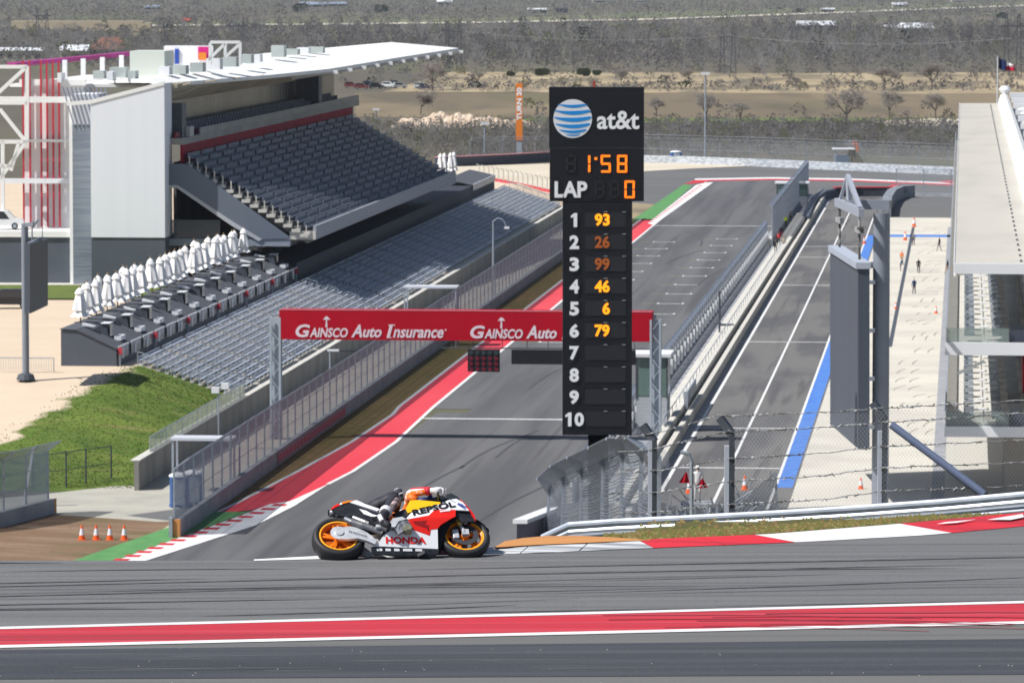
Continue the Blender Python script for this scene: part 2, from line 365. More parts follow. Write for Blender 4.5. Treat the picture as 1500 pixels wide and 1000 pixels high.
kerb('kerb_white_block', 372, 478, white_kerb); kerb('kerb_red_block', 478, 700, red_kerb, skew=-8)
scuffed_shaded = layered('scuffed_shaded_kerb_paint', (.62,.63,.64), [((.22,.23,.25), 1.4, (.25,5,1,0), .46, .62, .9), ((.4,.41,.43), 5, (.4,3,1,0), .5, .7, .6)], .7)  # grey base holds the motorcycle's shade in its colour; dark streaks are scuffs
kerb('kerb_white_block', 700, 775, scuffed_shaded, skew=-14); kerb('kerb_white_block', 777, 861, scuffed_shaded, skew=-14); kerb('kerb_white_block', 863, 935, scuffed_shaded, skew=-13, k1=22)
kerb('kerb_red_block', 936, 1023, red_kerb, skew=22, k1=40); kerb('kerb_red_block', 1023.6, 1105, red_kerb, skew=40.5, k1=60); kerb('kerb_white_block', 1105.5, 1318, white_paint, skew=60.5, k1=76, n=10)
kerb('kerb_red_block', 1318.4, 1500, red_kerb, skew=76.5, k1=80, n=10); kerb('kerb_white_block', 1500, 1640, white_paint, skew=80)
# the orange painted run-off pad behind the first kerb blocks
b = MB(); top_ = [(724,801),(740,792),(765,787.5),(800,784.3),(850,784),(900,786.5),(952,790.5)]
for (a, va), (c, vc) in zip(top_, top_[1:]): b.quad(G(a, va, ZN+.05), G(c, vc, ZN+.05), G(c, K_top(c)+.2, ZN+.055), G(a, K_top(a)+.2, ZN+.055))
b.quad(*[G(u, v+.1, ZN+.0) for u, v in top_], *[G(u, v, ZN+.05) for u, v in reversed(top_)]); struct('orange_painted_pad', b, orange_paint)
def kz(u, v):
    f = (K_bot(u)-v)/(K_bot(u)-K_top(u)); return ZN+.016+f*min(.07, max(.008, (K_bot(u)-K_top(u))*.0042))
o = sheet('kerb_white_patch', [G(1372,767,kz(1372,767)), G(1385,764,kz(1385,764)), G(1430,760,kz(1430,760)), G(1402,765,kz(1402,765))], white_paint)
o = sheet('kerb_white_patch', [G(1446,760.5,kz(1446,760.5)), G(1498,752,kz(1498,752)), G(1500,757,kz(1500,757)), G(1480,761,kz(1480,761))], white_paint)

# ------------------------------------------------------------------ the straight and everything flat around it
tsheet('main_straight', 400, 838, -43.3, -26.3, .004, asph); tsheet('main_straight', 292, 400, -40.0, -26.3, .004, asph)
def ribbon(name, pts, w, z, m):
    b = MB(); o = []
    for i, p in enumerate(pts):
        a = Vector(pts[max(0,i-1)]); c = Vector(pts[min(len(pts)-1,i+1)]); d = c-a; q = Vector((d.y,-d.x,0)).normalized()*w/2
        o += [Vector(p)-q+Vector((0,0,z)), Vector(p)+q+Vector((0,0,z))]
    b.add(o, [(2*i, 2*i+1, 2*i+3, 2*i+2) for i in range(len(pts)-1)]); return struct(name, b, m)
def band(name, A, B_, z, m):
    b = MB(); o = []
    for a, c in zip(A, B_): o += [Vector((a[0],a[1],z)), Vector((c[0],c[1],z))]
    b.add(o, [(2*i, 2*i+1, 2*i+3, 2*i+2) for i in range(len(A)-1)]); return struct(name, b, m)
# red painted run-off: straight for most of its length, swinging left into the kerb near the camera
RL = [(318,750),(345,737.5),(375,722),(440,688),(515,647),(575,607)]; RR = [(340,750),(402,742),(432,733),(480,709),(517,690),(580,647)]
SL = [402,500,600,696,708]
LA = [G(u,v) for u,v in RL]+[W(s,-46.2) for s in SL]; RA = [G(u,v) for u,v in RR]+[W(s,-43.35) for s in SL]
band('red_runoff_strip', LA, RA, .012, red_paint)
VL = [G(318,750)]+LA[1:]; band('grass_verge', [G(262,747)]+[W(ST(p)[0], -49.45) for p in VL[1:]], VL, .004, turf_verge)
ribbon('white_line', LA, .3, .018, white_paint); ribbon('white_line', RA[3:], .3, .018, white_paint); ribbon('white_line', [W(s,-43.3) for s in (708,780,835)], .28, .018, white_paint)
sheet('track_edge_asphalt', [G(203,824), G(372,769), G(432,738), G(480,710), G(520,689), G(582,647), G(640,604), G(900,604), G(900,830)], asph, .003)
# green pad and toothed kerb where the straight turns uphill
sheet('green_painted_pad', [G(98,824), G(312,749.5), G(364,749.5), G(168,822)], green_paint, .022)
b = MB(); b.quad(G(163,823,.028), G(362,751,.028), G(395,738,.028), G(425,733.5,.028), G(482,708,.028), G(432,740,.028), G(374,769,.028), G(203,824,.028)); struct('kerb_white_base', b, white_kerb)
b = MB()
for i in range(15):
    f = i/14; u = 166+(398-166)*f; v = 818.5+(738.5-818.5)*f; w = 21-2*f
    b.quad(G(u-1, v+2.2, .034), G(u+4, v-1.2, .034), G(u+w+5, v-.6, .034), G(u+w, v+2.4, .034))
struct('kerb_red_teeth', b, red_kerb)
o = sheet('dirt_patch', [G(-260,860), G(-260,765), G(80,752), G(255,762), G(262,768), G(98,825), G(60,860)], dirt, .008)
sheet('service_road', [G(-200,765), G(-60,735), G(60,724), G(166,712), G(218,700), G(300,668), G(330,690), G(262,745), G(318,750), G(275,763), G(230,764), G(60,752)], gravel, .012)
tsheet('service_gravel', 330, 740, -57, -49.6, .006, gravel)
tsheet('stone_riprap', 306, 722, -51.2, -49.7, .012, cream)
sheet('cross_asphalt', [G(185,755), G(262,745), G(318,750), G(288,758), G(262,764)], asph_far, .016)
# pit lane
tsheet('pit_wall_walkway', 330, 790, -26.3, -20.6, .004, conc_grey)
tsheet('pit_lane', 292, 790, -20.6, -11.5, .006, asph_pit)
tsheet('white_line', 292, 745, -20.75, -20.5, .014, white_paint); tsheet('white_line', 292, 745, -16.75, -16.55, .014, white_paint)
tsheet('blue_painted_strip', 341, 668, -12.75, -11.65, .014, blue_paint); tsheet('white_line', 300, 716, -12.95, -12.75, .018, white_paint)
tsheet('concrete_apron', 292, 716, -11.5, -1.1, .008, concrete)
tsheet('garage_apron', 292, 735, -1.1, 26, .006, mat('worn_concrete', (.5,.48,.43), .9))
tsheet('blue_painted_line', 664, 670, -11.5, -1.1, .016, blue_paint)
tsheet('drain_channel', 470, 690, -7.0, -6.6, .016, steel_dark)
tsheet('paving_strip', 292, 690, -2.0, -1.1, .016, conc_grey)
for s in (354, 385, 475, 561, 616, 640): tsheet('pit_lane_line', s, s+.5, -20.5, -12.9, .014, white_paint)
for s in (505, 545, 585): sheet('apron_patch', [W(s,-6.4,.016), W(s,-2.6,.016), W(s+9,-2.6,.016), W(s+9,-6.4,.016)], mat('worn_concrete', (.5,.48,.43), .9))
tyre_mark = mat('tyre_mark', (.2,.19,.175), .8, (.4,.38,.34), 1.5)
for i in range(30):                                     # burnt rubber from the pit boxes
    s = 380+i*10.5+random.uniform(-5,5); t = random.choice((-5.4,-4.2,-4.6))+random.uniform(-.5,.5)
    L_ = random.uniform(.5,1.6); c_ = random.uniform(.01,.07)
    for k in (0, 1.25):
        ribbon('tyre_mark', [W(s+q*L_, t+k+c_*q*q, 0) for q in range(5)], .13, .02, tyre_mark)
# grid marks
for k in range(12):
    s = 656.5-16*k
    for t0, d in ((-31.6,0), (-39.6,-8)):
        ss = s+d
        tsheet('grid_mark', ss, ss+.4, t0-1.2, t0+1.6, .014, white_paint)
        for tt in (t0+1.5, t0-1.2): tsheet('grid_mark', ss, ss+1.5, tt, tt+.22, .016, white_paint)
        tsheet('grid_mark', ss, ss+.35, t0-2.8, t0-1.25, .014, mat('faded_yellow', (.38,.3,.16), .7))
for s in (391, 690): tsheet('start_line', s, s+.7, -43.2, -26.4, .014, white_paint)
skid = mat('skid_mark', (.075,.077,.082), .75)
for (s, t, L, bend) in ((352,-36,26,2.5),(360,-34.2,22,1.2),(420,-37,20,.8),(300,-32,40,3),(318,-38,36,2),(600,-36,30,3),(640,-34,36,-4),(560,-30,40,2.4)):
    ribbon('skid_mark', [W(s+L*q/6, t+bend*(q/6)**2, 0) for q in range(7)], .22, .02, skid)
# last corner, far end
sheet('corner_asphalt', [G(820,296), G(925,262), G(942,251), G(1010,247), G(1125,244), G(1250,249), G(1560,262), G(1560,330), G(1186,332), G(1000,330), G(820,330)], asph_far, .002)
sheet('sand_runoff', [G(640,268), G(668,244), G(810,239.5), G(945,237.5), G(1125,242), G(1010,247), G(942,251), G(925,262), G(925,290), G(820,300), G(720,268)], mat('pale_sand', (.62,.55,.44), .95, (.56,.49,.38), .05), .001)
sheet('dry_grass_patch', [G(880,315), G(925,297), G(962,300), G(932,322), G(915,330)], tan_bank, .008)
sheet('green_painted_pad', [G(925,323), G(1002,270), G(1014,272), G(957,323)], green_paint, .012)
sheet('kerb_white_base', [G(949,327), G(1020,271), G(1033,268), G(1045,267), G(957,330)], white_kerb, .016)
b = MB()
for i in range(20):
    f = i/19; u = 950+(1022-950)*f; v = 325+(272-325)*f; b.quad(G(u,v+.6,.024), G(u+1,v-.5,.024), G(u+7,v-.4,.024), G(u+6,v+.7,.024))
struct('kerb_red_teeth', b, red_kerb)
far_k = vline([(1018,264),(1130,262),(1250,264),(1420,271),(1560,280)])
uu = [1018,1060,1130,1190,1250,1330,1420,1560]
band('far_white_kerb', [G(u, far_k(u)-2.2) for u in uu], [G(u, far_k(u)) for u in uu], .02, white_paint)
band('far_red_kerb', [G(u, far_k(u)) for u in uu], [G(u, far_k(u)+1.8) for u in uu], .02, red_kerb)
sheet('far_red_kerb', [G(1002,270), G(1018,264), G(1046,264), G(1030,268)], red_kerb, .028)
sheet('far_red_kerb', [G(1370,266), G(1430,262), G(1560,268), G(1560,274), G(1400,270)], red_kerb, .03)

# fields behind the circuit
def fsheet(name, pts, m, z): return sheet(name, [G(u, v) for u, v in pts], m, z)
fsheet('brown_field', [(520,172),(520,136),(1800,136),(1800,176),(1000,174)], brown_field, .05)
fsheet('green_field', [(600,186),(600,178),(800,174),(1300,173),(1560,170),(1560,176),(1300,179),(1000,180),(800,186)], green_strip, .08)
fsheet('dry_bank', [(560,135),(660,106),(900,106),(1120,108),(1500,106),(1900,106),(1900,137),(1330,138),(900,136)], tan_bank, .08)
fsheet('sand_bank', [(1246,185),(1300,177),(1370,174),(1440,174),(1500,185),(1400,185)], mat('pale_sand', (.62,.55,.44)), .1)
fsheet('far_clearing', [(-200,40),(160,40),(420,39),(700,34),(1000,25),(1500,10),(1900,-3),(1900,-12),(1500,3),(1000,17),(700,28),(160,33),(-200,34)], mat('far_meadow', (.17,.17,.09), .95, (.13,.15,.07), .004), .1)
rv = vline([(-200,41),(160,38.5),(500,36),(700,33.5),(950,29),(1200,20),(1500,8.5),(1900,-4)])
uu = [-200,0,160,320,500,600,700,830,950,1080,1200,1350,1500,1900]
band('far_road', [G(u, rv(u)-.9) for u in uu], [G(u, rv(u)+1.3) for u in uu], .4, roadpale)

# raised field and grass slope left of the grandstand
def slopez(s, t):
    f = max(0, min(1, (s-336)/48)); f = f*f*(3-2*f)
    zm = max(1.95, min(4.62, 2+(-57-t)*.33)); return zm*f*(1 if t < -57.4 else .96)
b = MB(); S2 = [334+2*i for i in range(26)]+[390,400,420,450,500,560,640,720]; T2 = [-57.2,-58,-59,-60,-61,-62,-63,-64,-65,-66,-68,-70,-72,-75,-80,-90,-105,-130,-180]
vv = []
for s in S2:
    for t in T2:
        x = W(s, t, slopez(s, t)-(.05 if s > 386 else 0)); vv.append(x)
n = len(T2); b.add(vv, [(j*n+i, j*n+i+1, (j+1)*n+i+1, (j+1)*n+i) for j in range(len(S2)-1) for i in range(n-1)])
m = slope_grass
# where the slope flattens out the grass gives way to sand: mixed by position along/across the straight
nn = m.node_tree.nodes; ll = m.node_tree.links; bs = nn['Principled BSDF']; src = bs.inputs['Base Color'].links[0].from_socket
tc = nn.new('ShaderNodeTexCoord'); sp = nn.new('ShaderNodeSeparateXYZ'); mp = nn.new('ShaderNodeMapping'); mp.inputs['Rotation'].default_value = (0, 0, AL)
ll.new(tc.outputs['Object'], mp.inputs[0]); ll.new(mp.outputs[0], sp.inputs[0])
def mnode(op, a, c):
    q = nn.new('ShaderNodeMath'); q.operation = op
    for i, x in enumerate((a, c)):
        if isinstance(x, (int, float)): q.inputs[i].default_value = x
        else: ll.new(x, q.inputs[i])
    return q.outputs[0]
no = nn.new('ShaderNodeTexNoise'); no.inputs['Scale'].default_value = .35; no.inputs['Detail'].default_value = 6; ll.new(tc.outputs['Object'], no.inputs[0])
# t + 64.6 + .2*(380 - s) < 0 is sand
e = mnode('ADD', sp.outputs[0], 64.8); e2 = mnode('MULTIPLY', mnode('SUBTRACT', 381, sp.outputs[1]), .16); e = mnode('ADD', e, e2)
e = mnode('ADD', e, mnode('MULTIPLY', mnode('SUBTRACT', no.outputs[0], .5), 5.0)); e = mnode('MULTIPLY', e, -1.1)
cl = nn.new('ShaderNodeClamp'); ll.new(e, cl.inputs[0])
mx = nn.new('ShaderNodeMix'); mx.data_type = 'RGBA'; ll.new(cl.outputs[0], mx.inputs[0]); ll.new(src, mx.inputs[6])
n2 = nn.new('ShaderNodeTexNoise'); n2.inputs['Scale'].default_value = .25; ll.new(tc.outputs['Object'], n2.inputs[0])
c2 = nn.new('ShaderNodeValToRGB'); c2.color_ramp.elements[0].color = (.56,.44,.32,1); c2.color_ramp.elements[1].color = (.66,.54,.41,1); ll.new(n2.outputs[0], c2.inputs[0])
ll.new(c2.outputs[0], mx.inputs[7]); ll.new(mx.outputs[2], bs.inputs['Base Color'])
struct('grass_slope', b, m, smooth=True)
b = MB()
for i in range(15000):
    t = -57.4-random.random()**1.2*26; s = random.uniform(336,384)
    if t+64.8+(381-s)*.16 < random.uniform(-2.5,1.0): continue
    z = slopez(s, t); p = W(s, t, z); h = random.uniform(.02,.09); w = random.uniform(.04,.15); b.mi = random.choice((0,0,1,1,2)); b.add([(p.x-w,p.y,p.z-.03),(p.x+w,p.y,p.z-.03),(p.x+random.uniform(-w,w),p.y+h*.6,p.z+h)], [(0,1,2)])
o = b.build('grass_tufts', [twigmat('tuft_green', (.10,.16,.025)), twigmat('tuft_dark', (.06,.1,.016)), twigmat('tuft_dry', (.24,.19,.08))]); tag(o, 'tufts of green and dry grass all over the slope below the sand field', 'grass', kind='stuff')
# lawn strip in front of the main building
def z46(u, v, z=4.66): return G(u, v, z)
sheet('lawn', [z46(-60,438), z46(-60,417), z46(300,417), z46(300,438)], mat('lawn_grass', (.13,.17,.03), .95, (.09,.13,.025), .5), 4.7)
sheet('paving_strip', [z46(-60,418), z46(-60,414), z46(300,414), z46(300,418)], mat('pale_concrete', (.62,.6,.54)), 4.72)
# ------------------------------------------------------------------ lower grandstand along the straight
def many(parent, name, items, m, limit=100):
    """items: list of MB, nearest first; the first `limit` are parts, the rest one part"""
    for q in items[:limit]: q.build(name, m, parent)
    if len(items) > limit:
        r = MB()
        for q in items[limit:]: r.add(q.v, q.f)
        o = r.build(name, m, parent); o['kind'] = 'stuff'
st = tthing('grandstand', 'long open grandstand of grey benches behind a concrete wall beside the straight', 'grandstand', 385, -57, 0)
NR = 12; DX = .68; DZ = .217; S1 = 317
prof = [(0, 2)]
for i in range(NR):
    prof += [(-.3-DX*i, 2+DZ*i), (-.3-DX*i, 2+DZ*(i+1))]
prof += [(-.3-DX*NR, 2+DZ*NR), (-.3-DX*NR, .3), (0, .3)]
warm_tread = mat('pale_tread', (.66,.61,.5), .7, (.5,.47,.4), .9)
MB().prism(prof, 'y', 0, S1).build('deck', mat('stand_deck', (.12,.125,.14), .8, (.17,.17,.18), .5), st)
for i in range(NR): MB().box(-.3-DX*(i+1)+.30, -.3-DX*i-.02+.03, 0, S1, 2+DZ*(i+1)-.05, 2+DZ*(i+1)+.02).build('tread', warm_tread, st)
b = MB(); b.box(0, .32, -50, S1+2, 0, 1.93); b.box(-.3, .36, 0, S1+2, 1.93, 2.06); b.box(-.05, .36, -50, -.001, 1.93, 2.02)
b.build('retaining_wall', [conc_wall], st)
b = MB(); b.box(-.25, .40, -50, S1+2, 2.062, 2.13); b.build('wall_coping', conc_top, st)
b = MB(); b.box(.1, .13, -44, 2, 2.13, 3.15); b.build('glass_railing', glassmat('green_glass', (.22,.34,.24), .5), st)
b = MB(); b.path([(.115,-44,3.17),(.115,2,3.17)], .04)
for i in range(20): b.tube((.115,-44+i*2.4,2.1), (.115,-44+i*2.4,3.17), .03)
b.build('handrail', steel, st)
items = []
SEGL = 12.2
for j in range(26):
    for i in range(NR):
        y0 = j*SEGL+.6+(i%2)*.0; y1 = y0+SEGL-1.5
        q = MB(); x = -.3-DX*i-.12; z = 2+DZ*(i+1)
        q.box(x-.36, x-.02, y0, y1, z+.36, z+.43)
        q.box(x-.40, x-.36, y0, y1, z+.5, z+.62)
        for k in range(5): q.box(x-.3, x-.1, y0+.4+k*(y1-y0-.8)/4-.04, y0+.4+k*(y1-y0-.8)/4+.04, z, z+.36)
        items.append(q)
many(st, 'bench', items, seat_grey)
for j in range(27):
    y = j*SEGL-.1; b = MB()
    for i in range(0, NR, 3):
        x = -.5-DX*i; z = 2+DZ*(i+1); b.path([(x,y,z),(x,y,z+.95),(x-1.1,y,z+.95+.35),(x-1.1,y,z+.35)], .03, 5)
    b.build('stair_rail', steel, st)
b = MB(); b.path([(.0,.2,2.1),(.0,.2,3.1),(-8.2,.2,5.7),(-8.2,.2,4.6)], .04)
for i in range(8): b.tube((-1.1*i,.2,2.1+.33*i), (-1.1*i,.2,3.1+.33*i), .03)
b.path([(0,S1,2.1),(0,S1,3.1),(-8.2,S1,5.7)], .04); b.build('end_rail', steel, st)

# ------------------------------------------------------------------ hospitality cabins between stand and field
ca = tthing('hospitality_cabins', 'long row of black hospitality cabins behind the top row of benches', 'cabin row', 384, -66.7, 4.6)
MB().prism([(0,-.6),(0,1.35),(-3.2,2.8),(-4.45,2.85),(-4.45,-.2)], 'y', 0, 106).build('body', dark_clad, ca)
MB().prism([(.06,1.36),(-3.2,2.86),(-4.5,2.91),(-4.5,2.98),(-3.2,2.93),(.06,1.43)], 'y', -.1, 106.1).build('roof', mat('roof_felt', (.075,.08,.095), .8, (.1,.105,.12), 1.2), ca)
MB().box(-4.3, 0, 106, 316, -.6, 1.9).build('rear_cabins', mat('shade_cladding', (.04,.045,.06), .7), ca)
b = MB(); b.prism([(.1,1.9),(-3.6,2.7),(-3.6,2.8),(.1,2.0)], 'y', 284, 316.5); b.build('roof', MATS['roof_felt'], ca)
for k in range(11):                                   # wedge-shaped skylights
    y = 4+k*9.6; o = MB().prism([(-2.6,2.62),(-1.3,2.02),(-1.5,3.05),(-1.75,3.1)], 'y', y, y+1.5).build('skylight', steel_dark, ca)
    MB().box(-1.95, -1.2, y-.1, y+1.6, 3.1, 3.16).build('lid', white_clad, o)
    MB().box(-.9, -.35, y+.2, y+2.4, 1.75, 2.1).build('lid', white_clad, o)
    MB().box(-1.28, -1.22, y+.1, y+1.4, 2.1, 3.0).build('pane', dglass, o)
    MB().prism([(-3.3,2.98),(-2.3,2.9),(-2.3,2.96),(-3.3,3.2)], 'y', y-.9, y-.2).build('lid', white_clad, o)
b = MB(); 
for k in range(18): b.box(.07, .14, k*5.9+.3, k*5.9+5.2, 1.42, 1.56)
for k in range(6): b.box(.07, .14, 284.5+k*5.3, 284.5+k*5.3+4.6, 1.98, 2.12)
b.build('white_fascia', white_clad, ca)
b = MB()
for k in range(18): b.box(.08, .12, k*5.9+.5, k*5.9+4.9, .55, 1.4)
b.build('glazing', mat('cabin_glazing', (.22,.24,.26), .2, (.08,.09,.1), 1.2, lo=.48, hi=.52), ca)
for k in range(18):
    MB().box(.121, .16, k*5.9+1.9, k*5.9+2.7, .5, 1.35).build('white_door', white_clad, ca)
b = MB(); b.box(.07, .12, 284, 316, 1.2, 1.98); b.build('glazing', MATS['cabin_glazing'], ca)
for k in range(7):
    y = .3+k*17.3; o = MB().box(.15, .3, y-.1, y+.1, -1.2, 1.4).build('post', steel, ca)
    MB().box(.1, .45, y-.18, y-.1, .95, 1.5).build('sign_plate', mat('sign_red', (.5,.05,.07), .6), o)
# folded parasols standing along the back edge
cloth = mat('white_cloth', (.88,.87,.86), .9, (.78,.78,.78), 5)
def parasol():
    r = thing('parasol', 'x', 'parasol'); 
    b = MB(); n = 14; pr = [(.05,2.75),(.18,2.55),(.26,2.3),(.2,2.22),(.27,1.7),(.36,1.0),(.24,.92),(.38,.62),(.45,.42)]
    for i in range(n):
        for rr, h in pr:
            k = 1+.16*(1 if i % 2 else -1)*(1-h/2.9); a = 2*math.pi*i/n
            b.v.append((rr*k*math.cos(a), rr*k*math.sin(a), h+(.12 if i % 2 and h < .5 else 0)))
    k = len(pr)
    for i in range(n):
        for q in range(k-1): j = (i+1) % n; b.f.append((i*k+q, j*k+q, j*k+q+1, i*k+q+1)); b.m.append(0)
    b.build('canopy', cloth, r)
    MB().tube((0,0,0), (0,0,2.95), .035, 8).build('pole', mat('timber', (.3,.2,.11), .7), r)
    MB().lathe([(0,0),(.32,0),(.32,.06),(.06,.1),(0,.1)], 12).build('base', steel_dark, r)
    return r
us_ = [107,119,131,147,163,175,186,200,216,227,236,249,258,275,284,295,308,317,325,335,353,362,372]
gaps = {0: 'nearest the field corner, first of the line', 22: 'last of the line beside the upper tier'}
pro = parasol()
ORD = ['first','second','third','fourth','fifth','sixth','seventh','eighth','ninth','tenth','eleventh','twelfth','thirteenth','fourteenth','fifteenth','sixteenth','seventeenth','eighteenth','nineteenth','twentieth','twenty-first','twenty-second','last']
for i, u in enumerate(us_):
    o = pro if i == 0 else copy_tree(pro)
    s = 71.0*7200/(1412-u); o.location = W(s, -70.95, 7.5); o.rotation_euler = (R_(random.uniform(-3,3)), R_(random.uniform(-3,4)), random.uniform(0,6))
    k = random.uniform(1.45,1.8); o.scale = (k, k, random.uniform(1.0,1.14))
    o['label'] = 'closed white parasol on the cabin roof, %s of the line counted from the left' % ORD[i]; o['category'] = 'parasol'; o['group'] = 'closed white parasols along the cabin roof'
for i in range(14):                                    # a second, further row fills the gaps
    u = 112+i*18.5+random.uniform(-3,3); o = copy_tree(pro); s = 72.1*7200/(1412-u); o.location = W(s, -71.0, 7.5)+Vector((-.9,.2,0)); k = random.uniform(1.3,1.7); o.scale = (k, k, random.uniform(.95,1.1)); o.rotation_euler = (R_(random.uniform(-4,4)), R_(random.uniform(-4,4)), random.uniform(0,6))
    o['label'] = 'closed white parasol in the rear row on the cabin roof, %s from the left' % ORD[i]; o['category'] = 'parasol'; o['group'] = 'closed white parasols of the rear row'
for i, u in enumerate((646, 652, 661, 666)):
    o = copy_tree(pro); s = 690+i*2; t = -(1412-u)/7200*s; o.location = W(s, t, 6.9); o.rotation_euler = (0, 0, i); o.scale = (1.3, 1.3, 1.15)
    o['label'] = 'closed white parasol past the far end of the upper tier, %s of four' % ORD[i]; o['category'] = 'parasol'; o['group'] = 'closed white parasols at the far end'

# ------------------------------------------------------------------ the roofed main grandstand building
bd = tthing('grandstand_building', 'white clad main grandstand building with a wide white roof over a dark upper tier', 'grandstand building', 484, -78.6, 4.6)
def bl(s, t, z): return (t+78.6, s-484, z-4.6)
def bbox(s0, s1, t0, t1, z0, z1, mb=None):
    mb = mb or MB(); return mb.box(t0+78.6, t1+78.6, s0-484, s1-484, z0-4.6, z1-4.6)
b = MB(); b.prism([(-7.4, 4.9), (-7.4, 18.25), (0, 20.15), (0, 4.9)], 'y', -3, 1.5); b.build('end_wall', mat('white_panel_wall', (.82,.85,.90), .5, (.80,.83,.88), 1.2, stretch=(1.2,1,.01)), bd)
bbox(481.1, 490, -86, -78.62, 4.6, 9.5).build('plinth', dark_clad, bd)
bbox(483, 492, -88.2, -86, 4.6, 20.6).build('block_tower', mat('coursed_block', (.17,.2,.25), .8, (.24,.27,.31), 1.0, stretch=(.2,.2,9), lo=.45, hi=.55), bd)
b = MB()
for i in range(11):
    x = -9.4+.42*i; b.bar(bl(482.9,x-78.6,20.5+0), bl(482.9,x-78.6-1.1,24.3), .16, .1)
b.build('sloping_fins', mat('slate', (.22,.25,.33), .6), bd)
bbox(483.2, 490, -88.3, -86, 20.6, 23.6).build('stair_enclosure', white_clad, bd)
b = MB(); b.prism([(-9.8,18.3),(-7.4,18.5),(0,20.35),(0,20.0),(-7.4,18.1),(-9.8,17.9)], 'y', -3.08, -2.8); b.build('roof_edge', roof_white, bd)
bbox(484.5, 496, -101, -88.4, 4.6, 9.3).build('annex_base', dark_clad, bd)
bbox(484.3, 496, -101, -88.3, 9.3, 9.9).build('annex_parapet', roof_white, bd)
bbox(491, 496, -94.6, -88.4, 9.9, 24.4).build('louvre_wall', mat('louvre_white', (.86,.86,.86), .5, (.74,.76,.78), 1.0, stretch=(.001,.001,9), lo=.5, hi=.7), bd)
bbox(496, 540, -97, -80.2, 24.0, 24.3).build('flat_roof', roof_white, bd)
bbox(490.7, 491, -95, -88.2, 24.3, 24.9).build('parapet', roof_white, bd)
for u in (22,32,49,58,67,76):
    t = -(1412-u)/7200*490; MB().box(t+78.6-.085, t+78.6+.085, 6.5, 6.68, 5.4, 22.2).build('red_fin', mat('fin_red', (.5,.03,.05), .5), bd)
bbox(490.2, 490.5, -101, -88.2, 14.4, 14.9).build('cross_band', white_clad, bd)
bbox(488.6, 489.2, -101, -86.5, 22.6, 23.2).build('cross_beam', roof_white, bd)
bbox(490.0, 490.4, -101, -88.2, 18.6, 18.85).build('cross_beam', roof_white, bd)
bbox(484, 484.4, -88.7, -88.25, 4.6, 23.0).build('corner_post', roof_white, bd)
b = MB()                                              # white steel frame at the far left
yf = 487-484
def fp(u, v, s=487):
    t, z = onS(u, v, s); return bl(s, t, z)
for p, q in (((-60,98),(40,98)),((-60,151),(40,151)),((-60,208),(38,208)),((-60,243),(20,243)),((40,97),(40,205)),((38,99),(0,134)),((0,134),(-60,190)),((0,160),(38,208)),((38,208),(0,262)),((28,208),(16,250)),((4,205),(4,330))):
    b.bar(fp(*p), fp(*q), .35, .35)
b.build('truss_frame', roof_white, bd)
# upper tier
UN = 15; ux = .835; uz = .485
def ub(i): return (-64.5-ux*i, 9.55+uz*i)
pr = [bl(0,-64.3,9.3), bl(0,-64.3,9.9)]; pr = [(p[0], p[2]) for p in pr]
for i in range(UN):
    t, z = ub(i); pr += [(t+78.6-.2, z-4.6), (t+78.6-.2, z+uz-4.6)]
t, z = ub(UN); pr += [(t+78.6, z-4.6+.02), (t+78.6, z-5.6), (-64.9+78.6, 9.3-5.1)]
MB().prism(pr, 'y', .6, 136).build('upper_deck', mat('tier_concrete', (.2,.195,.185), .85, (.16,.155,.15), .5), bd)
bbox(484.6, 620, -64.3, -64.0, 9.2, 10.55).build('tier_fascia', mat('fascia_grey', (.3,.32,.36), .6), bd)
bbox(484.2, 484.6, -66.6, -64.0, 9.2, 10.0).build('tier_fascia', conc_top, bd)
items = []
for j in range(15):
    for i in range(UN):
        t, z = ub(i); y0 = 1+j*9.0+.5; q = MB(); x = t+78.6-.35; zz = z+uz-4.6
        q.box(x-.4, x, y0, y0+7.6, zz+.3, zz+.42); q.box(x-.5, x-.4, y0, y0+7.6, zz+.4, zz+.85); items.append(q)
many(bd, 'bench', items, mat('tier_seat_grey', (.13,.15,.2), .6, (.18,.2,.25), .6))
b = MB()
for i in range(UN):                                   # pale stepped ends of the tier
    t, z = ub(i); x = t+78.6-.2; b.box(x-ux, x, -.1, .58, z-4.6-.1, z-4.6+.22)
    b.box(x-.25, x-.15, -.1, .0, z-4.6+.2, z-4.6+1.1)
b.build('stepped_edge', conc_top, bd)
b = MB(); g = [(240,240),(272,240),(290,250),(428,349),(385,350),(345,326),(262,271),(240,271)]
q = [onS(u, v, 484) for u, v in g]; b.prism([(a+78.6, c-4.6) for a, c in q], 'y', -.5, -.12); b.build('raking_girder', mat('girder_grey', (.13,.155,.2), .6), bd)
MB().prism([(a+78.6,c-4.6) for a, c in [onS(u,v,484) for u,v in [(240,271),(262,271),(345,326),(385,350),(380,353),(340,330),(260,275),(240,275)]]], 'y', -.55, -.05).build('girder_flange', mat('flange', (.42,.44,.48), .6), bd)
bbox(483.6, 484.4, -79, -66.5, 8.55, 9.25).build('concourse_slab', mat('slab_grey', (.25,.28,.34), .7), bd)
bbox(484.3, 484.5, -79, -73.6, 9.3, 11.1).build('concourse_balustrade', glassmat('smoke_glass', (.1,.12,.14), .6), bd)
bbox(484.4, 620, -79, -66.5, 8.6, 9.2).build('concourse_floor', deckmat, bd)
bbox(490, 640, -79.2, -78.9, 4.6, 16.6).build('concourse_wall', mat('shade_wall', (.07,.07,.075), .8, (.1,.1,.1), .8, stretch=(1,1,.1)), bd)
for k in range(9): bbox(489+k*14, 489.6+k*14, -72.8, -72.2, 4.6, 12.5).build('column', conc_grey, bd)
o = bbox(505, 505.5, -74.3, -74.0, 11.6, 14.2).build('yellow_column_wrap', mat('wrap_yellow', (.5,.3,.05), .6), bd)
